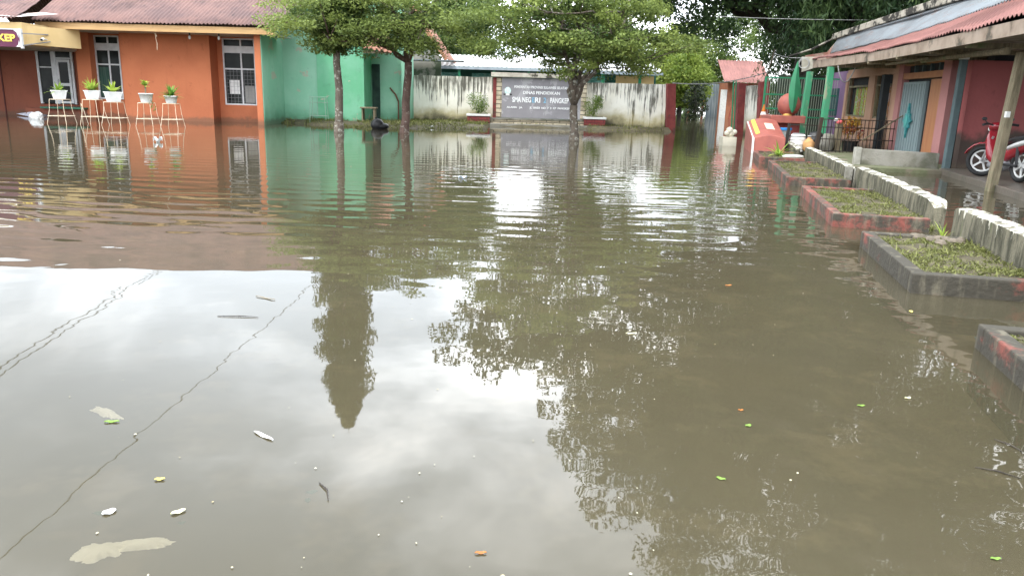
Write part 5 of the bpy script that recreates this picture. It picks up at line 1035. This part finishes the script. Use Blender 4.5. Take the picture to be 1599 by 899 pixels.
L_list = [(1138, 446, .09, .04, .3, mo, 'small orange brown leaf floating near the right planters'), (1423, 487, .09, .045, 1.2, my, 'yellow leaf floating beside the blackened planter'), (986, 521, .11, .03, .1, mp_, 'pale straw leaf floating in the middle of the water'),
 (1169, 665, .05, .035, .4, mg, 'bright green round leaf floating right of centre'), (1126, 748, .06, .03, -.5, mg, 'bright green leaf floating below the round green leaf'), (1345, 634, .06, .03, 0, mg, 'dull green leaf floating among white glints'), (1418, 622, .055, .03, .2, mp_, 'greyish pale leaf floating at right'),
 (175, 659, .10, .035, .15, mg, 'long light green leaf floating on the grey reflection at left'), (250, 749, .06, .035, .2, my, 'curled yellow leaf floating left of centre'), (279, 800, .08, .04, .7, mp_, 'pale decayed leaf floating above the sunken plastic'), (157, 799, .08, .04, .1, md, 'dark green leaf touching a white petal'),
 (284, 814, .04, .03, .4, md, 'tiny sunken dark green leaf under the decayed leaf'), (487, 766, .07, .045, .5, md, 'dark green leaflet beside a thin twig'), (481, 779, .05, .035, 1.9, md, 'second dark green leaflet below the twig'), (751, 864, .06, .022, .1, mo, 'brown orange leaf near the bottom of the water'), (1555, 873, .055, .022, 0, mg, 'green leaf close to the bottom right corner'),
 (1157, 641, .04, .02, 0, mo, 'small dark brown leaf above the round green leaf'), (415, 466, .30, .03, -.5, mat('brown_stick', (.2, .17, .12)), 'brown floating strip at the bright cloud reflection')]
for a in L_list: leafshape(*a, z=(-.006 if a[5] is md else .003))
leafshape(171, 800, .045, .035, .8, m_white, 'white petal floating at the lower left', 'floating_petal', 'petal')
leafshape(412, 681, .13, .02, -.65, m_white, 'white plastic strip floating on the grey reflection', 'plastic_strip', 'litter')
leafshape(723, 279, .15, .12, .4, mat('blue_white_wrapper', (.55, .65, .75)), 'crumpled pale blue wrapper floating before the school sign', 'floating_wrapper', 'litter', curl=.03)
leafshape(247, 222, .22, .2, .2, m_white, 'white plastic cup floating below the round potted plant', 'floating_cup', 'litter', curl=.09)
for px, py, l_, a_, lab in ((1558, 739, .16, -.6, 'dark knobbly twig floating at right'), (1576, 697, .14, -1.2, 'thin dark twig floating above the knobbly twig'), (506, 768, .14, -1.1, 'thin pale twig beside the dark leaflets'), (372, 495, .26, .0, 'long thin dark twig floating near the cloud reflection')):
    q = gp(px, py); d = Vector((math.cos(a_), math.sin(a_), 0)) * l_ / 2; o = MB().tube([q - d + Vector((0, 0, .004)), q + Vector((.01, .01, .006)), q + d + Vector((0, 0, .004))], [.002, .0035, .0015], 6).build('floating_twig', m_barkdark); tag(o, lab, 'twig')
random.seed(77)
fk = MB()
for k in range(230):
    y = 2.0 + 22 * random.random() ** 1.6; x = random.uniform(-.62, .42) * y; s_ = random.uniform(.0015, .0055) * (1 + y * .10); a = random.uniform(0, 3)
    fk.add([(x + s_ * math.cos(a + j * 1.57) * (1 if j % 2 else .5), y + s_ * math.sin(a + j * 1.57), .004) for j in range(4)], [(0, 1, 2, 3)])
tag(fk.build('floating_specks', mat('pale_specks', (.6, .58, .45), (.3, .25, .12), sc=3)), kind='stuff')
# sunken pale plastic
def sunk(px, py, L_, W_, ang, lab, z=-.005, hump=.003):
    q = gp(px, py); n = 72; R_ = 6; V = [tuple(q + Vector((0, 0, z + hump)))]; F = []
    for i in range(1, R_ + 1):
        for k in range(n):
            a = 2 * math.pi * k / n; r = i / R_ * (1 + .45 * noise.noise(Vector((math.cos(a) * 1.8, math.sin(a) * 1.8, px))) + .22 * noise.noise(Vector((math.cos(a) * 6, math.sin(a) * 6, px))) + .12 * noise.noise(Vector((math.cos(a) * 15, math.sin(a) * 15, px)))); x = L_ / 2 * r * math.cos(a); y = W_ / 2 * r * math.sin(a)
            zz_ = z + hump * (1 - i / R_) - .03 * max(0, i / R_ - .6) + .0012 * noise.noise(Vector((x * 40, y * 40, px)))
            V.append((q.x + x * math.cos(ang) - y * math.sin(ang), q.y + x * math.sin(ang) + y * math.cos(ang), zz_))
    for k in range(n): F.append((0, 1 + k, 1 + (k + 1) % n))
    for i in range(R_ - 1):
        for k in range(n): F.append((1 + i * n + k, 1 + (i + 1) * n + k, 1 + (i + 1) * n + (k + 1) % n, 1 + i * n + (k + 1) % n))
    tag(MB().add(V, F).build('sunken_plastic', mat('pale_plastic', (.95, .93, .82), (.85, .82, .70), sc=20), smooth=True), lab, 'plastic bag', 'pale plastic bags under the surface')
sunk(158, 853, .15, .10, .3, 'pale plastic bag sunk just under the surface at lower left')
sunk(220, 843, .19, .07, .2, 'narrow pale plastic scrap sunk right of the sunken bag')
sunk(165, 634, .20, .06, -.6, 'faint narrow plastic scrap sunk above the green leaf', -.02, .0)
# white sheet and bag adrift by the entrance
sb = T('floating_bag', (-18.5, 27, 0), 'crumpled white plastic bag with a long pale sheet adrift before the entrance', 'plastic bag')
q = gp(58, 186); V = MB(); V.ball((q.x, q.y, .08), (.26, .22, .20), 18, 12); V.v = [(a + .12 * noise.noise(Vector((a * 7, b * 7, c * 7))), b, c + .10 * noise.noise(Vector((a * 8, b * 8, c * 8 + 9)))) for a, b, c in V.v]; V.build('bag', m_white, sb)
V = MB(); a = gp(26, 180); b_ = gp(52, 183); V.add([(a.x, a.y, .06), (b_.x, b_.y - .2, .02), (b_.x, b_.y, .22), (a.x + .3, a.y, .08)], [(0, 1, 2, 3)]); a = gp(66, 184); b_ = gp(84, 182); V.add([(a.x, a.y - .1, .02), (b_.x, b_.y, .03), (b_.x, b_.y, .07), (a.x, a.y, .14)], [(0, 1, 2, 3)]); V.build('sheet', mat('lilac_sheet', (.62, .62, .7)), sb)
